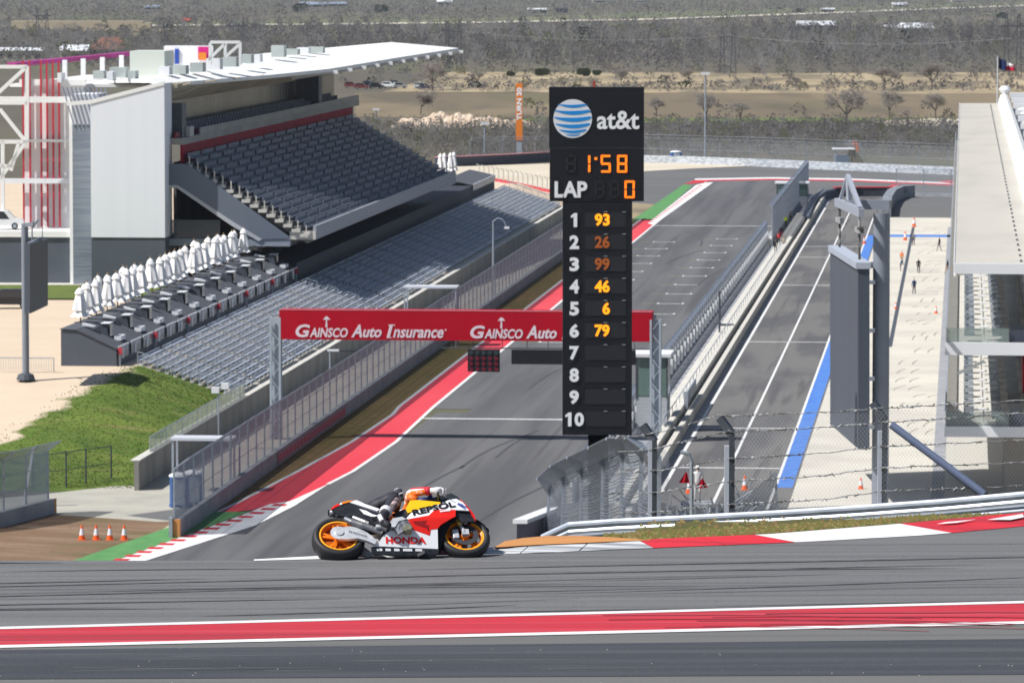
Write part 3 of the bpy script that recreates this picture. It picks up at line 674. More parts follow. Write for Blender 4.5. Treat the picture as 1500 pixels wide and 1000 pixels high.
# suites above the tier
bbox(484.5, 622, -77.6, -77.35, 16.7, 18.55).build('crimson_fascia', crimson, bd)
bbox(484.5, 628, -80.6, -77.3, 18.56, 19.2).build('suite_balcony', mat('balcony_slab', (.36,.345,.31), .8, (.28,.27,.25), .15), bd)
bbox(484.5, 628, -78.2, -78.0, 19.2, 19.75).build('red_upstand', mat('upstand_red', (.22,.02,.035), .6), bd)
bbox(496, 628, -77.5, -77.35, 19.2, 19.9).build('balcony_panel', mat('panel_pale', (.36,.35,.32), .7, (.3,.29,.27), .2), bd)
bbox(486, 630, -81.3, -80.8, 19.2, 22.6).build('suite_windows', win_panel, bd)
b = MB(); 
for k in range(58): b.box(-2.3, -2.2, 2+k*2.5, 2.14+k*2.5, 14.6, 18.0)
b.build('window_mullions', mat('mullion', (.26,.26,.25), .6), bd)
many(bd, 'balcony_seat', [MB().box(-.55-.8*r, -.15-.8*r, 4+k*2.1, 5.2+k*2.1, 14.7+.3*r, 15.5+.3*r) for k in range(62) for r in range(2)], MATS['tier_seat_grey'])
bbox(487, 489.5, -80.2, -77.8, 18.9, 22.6).build('dark_portal', steel_dark, bd)
bbox(489.5, 492, -78.3, -77.4, 19.2, 20.2).build('bar_counter', conc_top, bd)
bbox(592, 595, -80.6, -77.8, 19.3, 23.2).build('dark_portal', steel_dark, bd)
MB().prism([(-2.2,17.9),(-2.2,20.3),(.6,20.0),(.5,19.6)], 'y', 1.6, 146).build('soffit', beige, bd)
b = MB()
for k in range(12):
    y = 4+k*12; b.path([(-2.1,y,18.0),(.4,y,19.7),(1.6+min(6,k*.7),y,20.05)], .09)
b.path([(.3,2,19.4),(.3,146,19.4)], .1); b.path([(-1.9,4,18.1),(.9,26,19.9),(3.0,48,19.6)], .12); b.build('roof_truss', beige, bd)
# roof: narrow at the near end, widening away from the camera
top = [bl(500,-88,24.7), bl(482,-80.3,25.15), bl(482,-78.9,24.72), bl(505,-77.2,24.62), bl(528,-74.4,24.62), bl(550,-71.2,24.8), bl(598,-68.7,25.25), bl(646,-66.3,25.62), bl(646,-75.2,26.38), bl(646,-92,24.9)]
b = MB(); n = len(top); low = [(x, y, z-.38) for x, y, z in top]
ridge = [bl(482,-80.3,25.2), bl(560,-78.5,25.75), bl(646,-75.2,26.4)]
V = {i: top[i] for i in range(n)}
vs = top+low+[ridge[1], (ridge[1][0], ridge[1][1], ridge[1][2]-.38)]; R1 = 2*n
f = [(1,2,3,4,R1), (4,5,6,R1), (6,7,8,R1), (0,1,R1,9), (R1,8,9)]
f += [tuple(x+n if x < n else R1+1 for x in q) for q in f]; f += [(i, (i+1)%n, (i+1)%n+n, i+n) for i in range(n)]
b.add(vs, f); b.build('roof', roof_white, bd)
for k in range(11):
    f_ = k/10; s = 552+(645-552)*f_; t = -71.1+(-66.35+71.1)*f_; z = 24.55+(25.3-24.55)*f_
    b = MB(); b.box(-.1,.75,-.15,.15,-.35,.05); b.bar((0,0,-.1),(-4.5,0,-.9),.2,.35)
    o = b.build('roof_bracket', roof_white, bd); o.location = bl(s, t, z)
# plant and screens on the flat roof
def rbox(u0, u1, v0, v1, s, dep, m, name, parent=bd):
    t0, z1 = onS(u0, v0, s); t1, z0 = onS(u1, v1, s); b = MB(); b.box(0, t1-t0, 0, dep, 0, z1-z0); o = b.build(name, m, parent); o.location = bl(s, t0, z0); return o
unit_m = mat('plant_unit', (.42,.47,.45), .6, (.5,.54,.52), .5)
rbox(190,241,75,113,500,6,mat('pale_green_clad', (.62,.66,.60), .6),'roof_penthouse'); rbox(240,292,68,96,520,5,white_clad,'roof_penthouse')
for k, (u0,u1,v0,v1,s) in enumerate(((232,248,98,110,492),(252,272,96,109,498),(278,297,92,106,503),(302,322,86,102,510),(326,346,84,98,517),(352,368,80,93,527),(371,381,80,91,535),(397,416,67,84,556),(417,436,72,81,566),(435,452,70,79,574),(452,473,69,78,583),(136,152,104,116,490),(156,165,105,118,488),(160,184,99,114,495),(187,198,104,120,489),(84,90,107,121,490))):
    rbox(u0,u1,v0,v1,s,2.2,unit_m if k % 3 else white_clad,'roof_plant_unit')
b = MB(); p0 = fp(-10,98,505); p1 = fp(17,95,505); p2 = fp(190,79,520)
p1 = bl(505, *onS(17,95,505)); p2 = bl(520, *onS(190,79,520)); b.bar(p1, p2, 1.4, .42); b.build('magenta_canopy', mat('magenta', (.42,.05,.26), .6, (.3,.04,.16), .4), bd)
for u, va, vb_ in ((95,88,122),(122,86,111),(150,84,105),(178,81,100)):
    b = MB(); b.bar(bl(506, *onS(u,va,506)), bl(506, *onS(u,vb_,506)), .45, .45); b.build('canopy_post', white_clad, bd)
hoard = rbox(242,312,67,97,512,.4,white_ink,'roof_hoarding')
rbox(290,306,69,88,511.8,.15,mat('hoard_magenta', (.7,.02,.25), .6),'hoarding_patch'); rbox(291,302,77,88,511.6,.15,mat('hoard_orange', (.8,.25,.03), .6),'hoarding_patch')
rbox(256,262,72,94,511.8,.15,mat('hoard_blue', (.03,.08,.4), .6),'hoarding_patch'); rbox(243,246,74,94,511.8,.15,mat('fin_red', (.5,.03,.05)),'hoarding_patch'); rbox(250,252,74,94,511.8,.15,mat('fin_red', (.5,.03,.05)),'hoarding_patch')
b = MB()
for p, q in (((308,62),(352,62)),((352,62),(352,95)),((330,64),(330,82)),((308,63),(308,95)),((305,88),(330,64)),((330,84),(350,66))): b.bar(bl(508,*onS(*p,508)), bl(508,*onS(*q,508)), .3, .3)
b.build('roof_frame', roof_white, bd)

# ------------------------------------------------------------------ debris fence and guard wall left of the straight
def debris_fence(name, label, pts, wallh, h, over, step, meshm, wallm=conc_grey, group=None, th=.35, zbase=0, rails=3, cat='fence', ox=1):
    o0 = Vector(pts[0]); r = thing(name, label, cat, o0, 0, group); P = [Vector(p)-o0 for p in pts]
    if wallh > .05: MB().wall(P, wallh, th).build('guard_wall', wallm, r)
    L = [0]
    for a, b_ in zip(P, P[1:]): L.append(L[-1]+(b_-a).length)
    def pos(d):
        for i in range(len(P)-1):
            if d <= L[i+1] or i == len(P)-2:
                f = (d-L[i])/(L[i+1]-L[i]); return P[i].lerp(P[i+1], f), (P[i+1]-P[i]).normalized()
    n = int(L[-1]/step); posts = []; m1 = MB(); rl = MB(); prev = None
    for i in range(n+1):
        p, d = pos(i*L[-1]/n); q = Vector((d.y, -d.x, 0)).normalized()*ox; b = MB()
        a0 = p+q*-.1*0-q*(th/2+.08); a = a0+Vector((0,0,h)); c = a+q*over+Vector((0,0,over*.75))
        b.bar(a0, a, .12, .12); 
        if over: b.bar(a, c, .1, .1)
        posts.append(b)
        if prev:
            m1.quad(prev[0]+Vector((0,0,wallh*.8)), a0+Vector((0,0,wallh*.8)), a, prev[1])
            if over: m1.quad(prev[1], a, c, prev[2])
            for k in range(rails):
                zz = wallh+(h-wallh)*(k+1)/rails; rl.tube(prev[0]+Vector((0,0,zz)), a0+Vector((0,0,zz)), .03, 4, cap=False)
            if over: rl.tube(prev[2], c, .035, 4, cap=False)
        prev = (a0, a, c)
    many(r, 'post', posts, steel); m1.build('mesh', meshm, r); rl.build('rail', steel, r)
    return r
debris_fence('debris_fence', 'tall grey debris fence on a low wall between the straight and the long stand', [W(308,-49.6), W(708,-49.6)], 1.12, 4.3, 1.0, 4.05, fence_mesh)
adr = tthing('wall_banner', 'faded red lettered banner strip along the guard wall left of the straight', 'banner', 352, -49.38, 0)
MB().box(0, .02, 0, 40, .12, .98).build('sheet', mat('banner_grey', (.3,.2,.24), .7), adr)
b = MB()
for k in range(20):
    b.box(.021,.03, .8+k*1.95, 2.1+k*1.95, .3, .8)
b.build('lettering', mat('faded_red', (.5,.06,.1), .7), adr)
oe = tthing('wall_end_pad', 'orange pad on the near end of the guard wall', 'pad', 307.6, -49.6, 0)
MB().box(-.2,.25,-.35,-.02,0,1.15).build('pad', orange_paint, oe); MB().box(-.45,-.22,-.5,0,0,1.3).build('post', steel, oe)
# short wall and fence at the bottom left
pl = [G(-330,800), G(-120,785), G(0,772), G(76,752)]
lw = debris_fence('debris_fence', 'short grey debris fence on a low wall at the bottom left beside the dirt', [p for p in pl], 1.0, 4.2, .9, 3.2, fence_mesh, ox=1)
b = MB(); e = G(76,752)-G(-330,800); b.bar(e+Vector((.1,0,.5)), e+Vector((.25,.2,.5)), .12, 1.0); b.build('orange_end_pad', orange_paint, lw)
b = MB(); b.bar(G(34,742)-G(-330,800), at(49,655,G(34,742).y)-G(-330,800), .22, .16); b.build('white_strut', white_clad, lw)
# dark chain-link fence at the foot of the grass
r = thing('chain_link_fence', 'dark chain-link fence at the foot of the grass slope', 'fence', G(48,718)); o0 = G(48,718); pts = [G(48,718), G(97,713), G(126,708), G(163,703)]
m1 = MB(); prev = None
for p in pts:
    b = MB(); a = p-o0; b.tube(a, a+Vector((0,0,2.45)), .06); b.build('post', steel_dark, r)
    if prev is not None: m1.quad(prev, a, a+Vector((0,0,2.4)), prev+Vector((0,0,2.4)))
    prev = a
m1.build('mesh', fence_dark, r)
b = MB(); b.path([Vector((p-o0))+Vector((0,0,2.42)) for p in pts], .04); b.path([Vector((p-o0))+Vector((0,0,1.2)) for p in pts], .03); b.build('rail', steel_dark, r)
# marshal shelters, toilets, lights beside the service road
def shelter(label, s, t, w, d, h, z=0, back=True):
    r = tthing('marshal_shelter', label, 'shelter', s, t, z, 'marshal shelters beside the straight')
    b = MB(); b.box(0, w, 0, d, h, h+.18); b.build('roof', mat('shelter_roof', (.55,.57,.62), .6), r)
    for x in (.15, w-.15):
        for y in (.15, d-.15): MB().box(x-.07, x+.07, y-.07, y+.07, 0, h).build('post', steel, r)
    if back: MB().box(.3, .5, .2, d-.2, 0, 1.2).build('counter', white_clad, r)
shelter('flat roofed marshal shelter above the blue toilets', 334, -54.3, 4.3, 2.2, 3.6)
shelter('flat roofed marshal shelter on tall posts halfway along the left fence', 466, -53.2, 5.2, 2.6, 5.6, back=False)
def toilet(label, x, group='portable toilets'):
    r = thing('portable_toilet', label, 'portable toilet', x, .2, group)
    MB().box(-.55,.55,-.55,.55,.1,2.05).build('cabin', mat('toilet_blue', (.03,.10,.30), .5), r, bevel=.04)
    MB().lathe([(0,2.35),(.3,2.32),(.62,2.2),(.68,2.06),(0,2.05)], 10).build('roof', white_clad, r)
    MB().box(-.35,.35,-.58,-.552,.2,1.9).build('door', mat('toilet_door', (.45,.5,.56), .5), r)
    MB().box(-.6,.6,-.6,.6,0,.1).build('base', mat('toilet_blue', (.03,.10,.30)), r); return r
toilet('blue and grey portable toilet behind the fence, left one of the pair', G(262,742)); toilet('blue portable toilet behind the fence, right one of the pair', G(283,738))
toilet('blue portable toilet far beyond the last corner above the barrier', G(990,239), 'far toilets').scale = (1.7,1.5,1.0)
def lamp_post(label, s, t, h, arms=1, z=0, grp='light poles'):
    r = tthing('light_pole', label, 'light pole', s, t, z, grp)
    MB().tube((0,0,0),(0,0,h),.13,8,.09).build('pole', steel, r)
    b = MB(); b.path([(0,0,h),(.5,0,h+.35),(1.1,0,h+.2),(1.5,0,h-.6)], .06); b.build('arm', steel, r)
    MB().box(1.25,1.8,-.15,.15,h-.85,h-.6).build('lamp_head', white_clad, r); return r
lamp_post('curved grey light pole rising in front of the shaded benches', 541, -51.7, 8.2)
r = tthing('security_camera', 'small white camera on an arm above the left fence', 'camera', 396, -51.2, 0)
MB().tube((0,0,0),(0,0,5.0),.06).build('pole', steel, r); MB().box(-.2,.75,-.1,.1,5.0,5.16).build('arm', white_clad, r); MB().box(.75,2.3,-.05,.05,5.0,5.06).build('boom', black, r)
r = tthing('floodlight', 'white twin floodlight on a short pole by the glass railing', 'floodlight', 364, -55.5, 0)
MB().tube((0,0,0),(0,0,4.6),.06).build('pole', steel, r)
for x in (-.5,.25): MB().box(x,x+.55,-.2,.3,4.3+.3*(x>0),4.75+.3*(x>0)).build('lamp_head', white_clad, r)
# ------------------------------------------------------------------ start gantry over the straight
gp = tthing('start_gantry', 'red banner gantry on two pale posts spanning the straight', 'gantry', 373, -52.4, 0)
gal = mat('pale_gantry_steel', (.42,.47,.52), .5, (.36,.41,.46), .8)
def truss_post(x, h, name='post'):
    b = MB()
    for dx in (-.35,.35):
        for dy in (-.35,.35): b.bar((x+dx,dy,0),(x+dx,dy,h),.16,.16)
    k = int(h/.9)
    for i in range(k):
        z0, z1 = i*h/k, (i+1)*h/k; q = 1 if i % 2 else -1
        for dy in (-.35,.35): b.bar((x-.35*q,dy,z0),(x+.35*q,dy,z1),.07,.07)
        for dx in (-.35,.35): b.bar((x+dx,-.35*q,z0),(x+dx,.35*q,z1),.07,.07)
    b.box(x-.27,x+.27,-.1,.1,0,h)
    b.build(name, gal, gp)
truss_post(0, 9.4); truss_post(29.2, 9.4)
b = MB()
for dy in (.5, 1.3):
    for z in (7.9, 9.6): b.bar((0,dy,z),(29.2,dy,z),.14,.14)
for i in range(24): x = i*29.2/24; b.bar((x,.5,7.9 if i%2 else 9.6),(x+29.2/24,.5,9.6 if i%2 else 7.9),.08,.08)
b.build('beam', gal, gp)
ban = MB().box(.32, 28.95, -.42, 1.5, 7.72, 9.98).build('banner', redbanner, gp)
MB().box(.32, 28.95, -.44, -.34, 9.985, 10.03).build('banner_edge', mat('banner_pink', (.7,.3,.35), .6), gp)
def gainsco(x):
    b = MB(); k = .0518; z = 8.33
    lettering(b, 'G', x+.6, -.43, z+.06, 1.12, 1.0, bold=.03, shear=.2)
    lettering(b, 'AINSCO', x+2.6, -.43, z-.07, 2.95, .74, bold=.03, shear=.2)
    lettering(b, 'A', x+4.75, -.43, z+.08, .85, 1.0, bold=.03, shear=.28); lettering(b, 'uto', x+5.95, -.43, z-.03, 1.45, .78, bold=.03, shear=.28)
    lettering(b, 'I', x+7.3, -.43, z+.06, .5, 1.0, bold=.05, shear=.28); lettering(b, 'nsurance', x+9.5, -.43, z-.1, 3.9, .66, bold=.025, shear=.28)
    b.box(x+.2+7.0-.12,x+.2+7.0+.24,-.44,-.43,z-.46,z-.38); b.box(x+7.2,x+7.7,-.44,-.43,z+.5,z+.58)       # slab serifs of the I
    b.quad((x+2.33,-.44,z+.35),(x+2.5,-.44,z+.35),(x+2.47,-.44,z+.95),(x+2.39,-.44,z+.95))               # spire over the name
    b.quad((x+2.15,-.44,z+.92),(x+2.72,-.44,z+.92),(x+2.5,-.44,z+1.18),(x+2.36,-.44,z+1.18)); b.lathe([(.0,-.01),(.07,-.01),(.07,.01),(0,.01)],8,(x+11.6,-.44,z+.2),'y')
    b.build('lettering', mat('pink_white_lettering', (.8,.66,.72), .6), ban)
gainsco(1.55); gainsco(15.0)
b = MB(); b.bar((12.8,-.3,7.15),(28.8,-.3,7.15),.09,.09)
for x in (13.6,15.2,17.5,19.4,21,22.6,27.6): b.tube((x,-.3,7.15),(x,-.3,7.8),.03)
b.build('hanger_rail', steel_dark, gp)
lb = MB().box(14.85,17.3,-.5,-.2,5.35,7.05).build('light_box', black, gp)
lamp = mat('signal_lens_off', (.035,.055,.06), .2); lampr = mat('signal_lens_red_off', (.14,.015,.03), .25)
for c in range(5):
    for r_ in range(4):
        x = 15.12+c*.48; z = 6.8-r_*.42
        MB().lathe([(0,-.06),(.16,-.06),(.17,0),(0,0)],10,(x,-.5,z),'y').build('lens', lamp if r_ in (0,) else lampr, lb)
MB().box(18.2,27.7,-.45,-.2,5.95,7.05).build('sign_board', black, gp)

# ------------------------------------------------------------------ lap and position pylon
YP = 320.0; K = YP/FOC
base = at(873, 500, YP); py = thing('scoring_pylon', 'tall black lap and position scoring pylon', 'scoring tower', (base.x, YP, 0))
def pz(v): return at(873, v, YP).z
def px(u): return (u-873)*K
def pbox(u0, u1, v0, v1, y0=0, y1=1.3, mb=None):
    mb = mb or MB(); return mb.box(px(u0), px(u1), y0, y1, pz(v1), pz(v0))
pylon_black = mat('pylon_black', (.008,.009,.013), .45, (.011,.012,.017), .5)
hd = pbox(804,943,128,217).build('head_panel', pylon_black, py); lp = pbox(805,943,218.2,295,.02,1.28).build('lap_panel', pylon_black, py)
bo = pbox(824,926,296,637,.05,1.25).build('column_panel', pylon_black, py); pbox(862,892,637.5,900,.3,1.0).build('mast', black, py)
MB().box(px(862),px(892),.3,1.0,0,pz(637)-.02).build('mast_core', black, py)
pbox(868,872,119,128,.5,.6).build('beacon', mat('beacon_red', (.5,.1,.08), .5), py)
# globe emblem: a white disc with curved blue bands
b = MB(); cx, cz, rr = px(838.5), pz(174), 28.3*K
b.lathe([(0,-.03),(rr,-.03),(rr,0),(0,0)],48,(cx,0,cz),'y'); b.build('globe_disc', mat('globe_white', (.82,.84,.88), .5), hd)
b = MB()
for z0, th, dr in ((.66,.15,.12),(.33,.20,.13),(-.02,.22,.14),(-.36,.20,.14),(-.66,.15,.12),(-.9,.07,.06)):
    n = 18; z0 -= .02
    def pt(x, e): return (cx+x*rr, -.045, cz+e*rr)
    top_, bot = [], []
    for i in range(n+1):
        a = -1+2*i/n; W_ = math.sqrt(max(0, 1-z0*z0))*.995; x = a*W_; sag = dr*(1-a*a)-.02
        tt = th*(.15+.85*(1-((a-.15)/1.15)**2)) if abs(a) < 1 else 0
        zc = z0-sag+.1; lim = math.sqrt(max(0, 1-x*x))*.995
        top_.append(pt(x, min(lim, zc+tt/2))); bot.append(pt(x, max(-lim, zc-tt/2)))
    b = MB()
    for i in range(n): b.quad(top_[i], top_[i+1], bot[i+1], bot[i])
    b.build('globe_band', mat('globe_blue', (.01,.28,.75), .5), hd)
b = MB(); lettering(b, 'at&t', px(905), -.02, pz(176), 62*K, 27*K, bold=.022); b.build('lettering', white_ink, hd)
amber = mat('amber_segments', (.9,.2,.01), .4, emit=.85); amber2 = mat('amber_dots', (1,.33,.01), .4, emit=.95); amber_d = mat('amber_dim', (.35,.09,.02), .4, emit=.22)
off_seg = mat('segment_off', (.022,.023,.028), .5)
b = MB(); w, h, th = 15*K, 26*K, 3.3*K
for u in (836,): seven(b, '8', px(u), -.01, pz(240), w, h, th)
b.build('unlit_digits', off_seg, lp)
b = MB(); seven(b, '1', px(857), -.01, pz(240), w, h, th); seven(b, '5', px(887), -.01, pz(240), w, h, th); seven(b, '8', px(911), -.01, pz(240), w, h, th)
b.box(px(870.5),px(874.5),-.03,-.01,pz(234.5),pz(230.5)); b.build('time_digits', amber, lp)
b = MB(); lettering(b, 'LAP', px(836), -.02, pz(277.5), 48*K, 24*K, bold=.035); b.build('lettering', white_ink, lp)
b = MB()
for u in (878,900): seven(b, '8', px(u), -.01, pz(277.5), 14*K, 25*K, 3*K)
b.build('unlit_digits', off_seg, lp); b = MB(); seven(b, '0', px(922), -.01, pz(277.5), 15*K, 26*K, 3.2*K); b.build('lap_digit', amber, lp)
rows = ['93','26','99','46','6','79','','','','']
for i in range(10):
    v = 322.3+32.4*i; b = MB(); t_ = str(i+1); wu = 27 if i == 9 else (9 if i == 0 else 14)
    one = lambda cx_, w_: b.prism([(cx_-.1*w_,pz(v)-10.25*K),(cx_+.42*w_,pz(v)-10.25*K),(cx_+.42*w_,pz(v)+10.25*K),(cx_+.0*w_,pz(v)+10.25*K),(cx_-.5*w_,pz(v)+6.2*K),(cx_-.5*w_,pz(v)+2.8*K),(cx_-.1*w_,pz(v)+4.6*K)], 'y', -.03, -.005)
    if i == 0: one(px(841), 10*K)
    elif i == 9: one(px(833), 10*K); lettering(b, '0', px(848.5), -.02, pz(v), 14*K, 20.5*K, bold=.045)
    else: lettering(b, t_, px(841), -.02, pz(v), wu*K, 20.5*K, bold=.045)
    b.build('row_number', white_ink, bo)
    o = pbox(857,917,v-11,v+10.5,.02,.049).build('display_window', off_seg, bo)
    b = MB(); 
    for u in (887,914): b.box(px(u)-.12,px(u)+.12,-.02,.05,pz(v-11.5),pz(v-12.3))
    b.build('display_clips', mat('clip_grey', (.35,.36,.38), .5), o)
    if rows[i]:
        b = MB(); n_ = len(rows[i]); lettering(b, rows[i], px(882 if n_ == 2 else 888), -.0, pz(v-.3), (22 if n_ == 2 else 11)*K, 18*K, bold=.035); b.build('position_number', amber_d if i in (1,2) else amber2, o)

# ------------------------------------------------------------------ video boards
vb = thing('video_board', 'big dark video board hanging beside a thick round column, right of the pit lane', 'video screen', (0,0,0))
YB = 326.0; pc = at(1290.5, 500, YB); vb.location = (pc.x, YB, 0); o0 = Vector((pc.x, YB, 0))
def rel(u, v, Y): return at(u, v, Y)-o0
zt = at(1290,312,YB).z
colmat = mat('column_grey', (.24,.265,.31), .5, (.2,.225,.27), .4)
MB().lathe([(0,0),(.56,0),(.56,zt),(0,zt)],20).build('column', colmat, vb, smooth=False)
b = MB(); a0 = rel(1240,300,YB+1); a1 = rel(1304,300,YB+.2); b.bar(a0, a1, .7, .6); b.build('arm', colmat, vb)
b = MB(); b.bar(rel(1226,296,YB+5), rel(1262,312,YB-6), .35, .55); b.build('hanging_beam', mat('beam_pale', (.33,.36,.42), .5), vb)
b = MB(); b.bar(rel(1242,258,YB+1), rel(1260,306,YB-5.5), .28, .3); b.bar(rel(1242,258,YB+1), rel(1244,298,YB+.8), .25, .3); b.bar(rel(1240,262,YB+1), rel(1230,296,YB+5), .2, .2); b.build('tie_struts', MATS['beam_pale'], vb)
for (u0,v0,Y0),(u1,v1,Y1) in (((1230,300,YB+4),(1230,362,YB+4)),((1259,310,YB-5),(1259,380,YB-5))):
    b = MB(); b.path([rel(u0,v0,Y0), rel(u1,v1,Y1)], .09)
    c = rel(u0,(v0+v1)/2-8,Y0); b.lathe([(0,-.25),(.3,-.2),(.3,.2),(0,.25)],8,tuple(c)); b.build('hanging_chain', mat('chain_dark', (.1,.09,.08), .6, (.4,.4,.42), 2.5, lo=.45, hi=.55), vb)
def P4(u, v, Y, dx=0): q = rel(u, v, Y); return Vector((q.x+dx, q.y, q.z))
YA, YN = YB+23, YB-1
tl_, tr_, br_, bl_ = P4(1217,368,YA), P4(1258,394,YN), P4(1258,657,YN), P4(1217,621,YA)
th = Vector((.72,.02,0))
MB().hexa([bl_, br_, br_+th, bl_+th], [tl_, tr_, tr_+th, tl_+th]).build('cabinet', mat('cabinet_dark', (.07,.085,.11), .55), vb)
n_ = Vector((-.05,0,0)); 
b = MB(); b.hexa([bl_+n_, br_+n_, br_+n_*.1, bl_+n_*.1], [tl_+n_, tr_+n_, tr_+n_*.1, tl_+n_*.1]); b.build('screen', mat('screen_grey', (.085,.10,.125), .5, (.1,.115,.14), .8, stretch=(1,1,.05)), vb)
b = MB(); b.bar(tl_+Vector((.3,0,.22)), tr_+Vector((.3,-.1,.22)), 1.0, .42); b.build('top_trim', mat('trim_pale', (.42,.46,.53), .5), vb)
for k in range(4): z = tr_.z-1-k*3.2; MB().box(tr_.x+th.x, -.5, YN-YB-.3, YN-YB+.1, z, z+.25).build('side_bracket', colmat, vb)
MB().bar((tr_.x+.4,0.2,tr_.z+.2),(-.3,.2,tr_.z+.2),.3,.4).build('side_bracket', colmat, vb)

v2 = tthing('video_board', 'smaller dark video board on a single grey pole, standing on the sand field', 'video screen', 374.7, -72.2, 4.3)
o2 = W(374.7,-72.2,4.3)
def l2(u, v, s):
    t, z = onS(u, v, s); return (t+72.2, s-374.7, z-4.3)
a = l2(38,328,374.7); MB().tube((0,0,0),(0,0,a[2]),.27,14).build('pole', colmat, v2); MB().lathe([(0,0),(.75,0),(.6,.4),(.3,.5),(0,.5)],12).build('foot', steel_dark, v2)
p = [l2(44,459,371), l2(69.5,447,376.5), l2(69.5,350,376.5), l2(44,357,371)]
dv = Vector((-.45,.1,0)); q = [tuple(Vector(x)+dv) for x in p]
MB().hexa([q[0],p[0],p[1],q[1]], [q[3],p[3],p[2],q[2]]).build('cabinet', mat('cabinet_dark', (.07,.085,.11)), v2)
e = Vector((.04,-.01,0)); MB().hexa([p[0],tuple(Vector(p[0])+e),tuple(Vector(p[1])+e),p[1]], [p[3],tuple(Vector(p[3])+e),tuple(Vector(p[2])+e),p[2]]).build('screen', mat('screen_black', (.02,.022,.03), .4), v2)
b = MB(); b.bar(l2(34,330,374.7), l2(50,328,374.2), .3, .3); b.bar(l2(42,358,373), l2(60,350,375), .2, .3); b.tube(l2(47,330,374.2), l2(47,352,374.2), .06); b.tube(l2(56,322,374.2), l2(47,333,374.2), .1); b.tube(l2(62,348,374.9), l2(62,332,374.9), .04); b.build('top_bracket', colmat, v2)
b = MB(); b.tube(l2(40,455,374.7), l2(46,455,374), .1); b.build('side_bracket', steel, v2)
r = tthing('crowd_barrier', 'low wire crowd barrier by the foot of the left video board pole', 'barrier', 379, -75.4, 4.55)
b = MB(); b.path([(0,0,0),(0,0,1.1),(4.6,0,1.1),(4.6,0,0)], .04)
for i in range(24): b.tube((.2*i,0,.1),(.2*i,0,1.1),.012,4)
b.build('frame', steel, r)
b = MB(); b.tube((2.6,0,0),(2.6,0,2.9),.06); b.build('gate_post', white_clad, r)

# ------------------------------------------------------------------ pit wall, booths and fence along the pit lane
debris_fence('pit_wall_fence', 'low blue grey mesh fence on the track side of the pit wall', [W(330,-26.35), W(660,-26.35)], 1.05, 2.1, .35, 4.0, mat('pit_mesh', (.3,.35,.45), .5, alpha=.72) if False else meshmat('pit_mesh', (.30,.35,.45), .7), conc_top, rails=2, ox=-1)
debris_fence('debris_fence', 'tall blue grey debris fence at the far end of the pit wall', [W(640,-24.9), W(790,-24.9)], 1.0, 5.2, .4, 3.5, meshmat('pit_mesh', (.30,.35,.45), .7), conc_top, ox=-1)
r = tthing('pit_wall', 'long cream concrete pit wall between the straight and the pit lane', 'wall', 318, -22.3, 0)
MB().box(-.25,.25,0,466,0,1.25).build('wall', conc_top, r); MB().box(.55,.95,0,466,0,.85).build('outer_kerb', conc_top, r)
MB().box(-1.7,-.55,60,400,0,.55).build('signalling_step', conc_top, r)
for i in range(60): MB().box(-3.25,-3.05,20+i*5.2,20.4+i*5.2,.4,1.7).build('signal_box', white_clad, r)
b = MB(); b.path([(-.2,0,1.9),(-.2,300,1.9)], .04)
for i in range(60): b.tube((-.2,i*5,1.2),(-.2,i*5,1.9),.03,5)
b.build('handrail', steel, r)
def booth(label, s, t, w, d, h, g='glass booths on the pit wall'):
    r = tthing('control_booth', label, 'booth', s, t, 0, g)
    MB().box(-.3,w+.3,-.3,d+.3,h,h+.25).build('roof', white_clad, r); MB().box(0,w,0,d,h*.48,h-.02).build('glazing', glassmat('booth_glass', (.16,.25,.22), .8), r)
    MB().box(0,w,0,d,0,h*.47).build('base', mat('booth_base', (.5,.52,.56), .6, (.35,.38,.42), 2, stretch=(.1,.1,6)), r)
    for x in (0, w*.5, w):
        MB().box(x-.06,x+.06,-.06,.02,h*.45,h).build('mullion', steel_dark, r)
booth('glass control booth on the pit wall below the red gantry', 381, -25.2, 2.4, 4, 5.9); booth('small glass booth at the far end of the pit wall', 745, -28, 4.6, 3, 3.6)
r = tthing('red_panel', 'small red flag panel hung at the far end of the pit wall', 'panel', 727, -25.6, 2.2); MB().box(0,.95,0,.1,0,2.0).build('panel', redbanner, r); MB().box(-.08,-.01,0,.1,-2.2,2.1).build('post', steel, r)
r = tthing('screen_post', 'dark thin post with a bracket on the pit wall', 'post', 480, -23.6, 0); MB().tube((0,0,0),(0,0,4.6),.11).build('post', steel_dark, r); MB().box(-.1,1.4,-.2,.2,1.2,1.4).build('bracket', steel_dark, r)
r = tthing('wall_gate', 'grey metal gate panel standing in a gap of the pit wall', 'gate', 392, -22.2, 0); MB().box(.2,.32,0,14,1.25,2.2).build('panel', MATS['pale_gantry_steel'], r); MB().box(.1,.42,-.2,0,0,2.3).build('post', steel, r)
# far barriers
def barrier(name, label, pix, h, th, m, topm=None, cat='barrier', z=0):
    P = [G(u, v, z) for u, v in pix]; o0 = P[0]; r = thing(name, label, cat, o0); P = [p-o0 for p in P]
    MB().wall(P, h, th).build('wall', m, r)
    if topm: MB().wall([p+Vector((0,0,h)) for p in P], .18, th+.25).build('top_band', topm, r)
    return r
tyre_white = layered('painted_tyres', (.55,.58,.62), [((.3,.33,.37), 1.2, (1,1,2.5,0), .42, .62, .9)], .7)
barrier('tyre_barrier', 'pale tyre wall along the outside of the last corner', [(938,238),(1000,239.5),(1125,244.5),(1250,250),(1420,257),(1600,266)], 1.35, 1.2, tyre_white)
barrier('crash_barrier', 'dark padded barrier with a pink top edge left of the far scoreboard pillar', [(640,244.5),(672,243.5),(740,240.5),(812,236.5)], 1.7, 1.0, mat('pad_navy', (.055,.06,.09), .6), mat('pink_edge', (.55,.25,.27), .6))
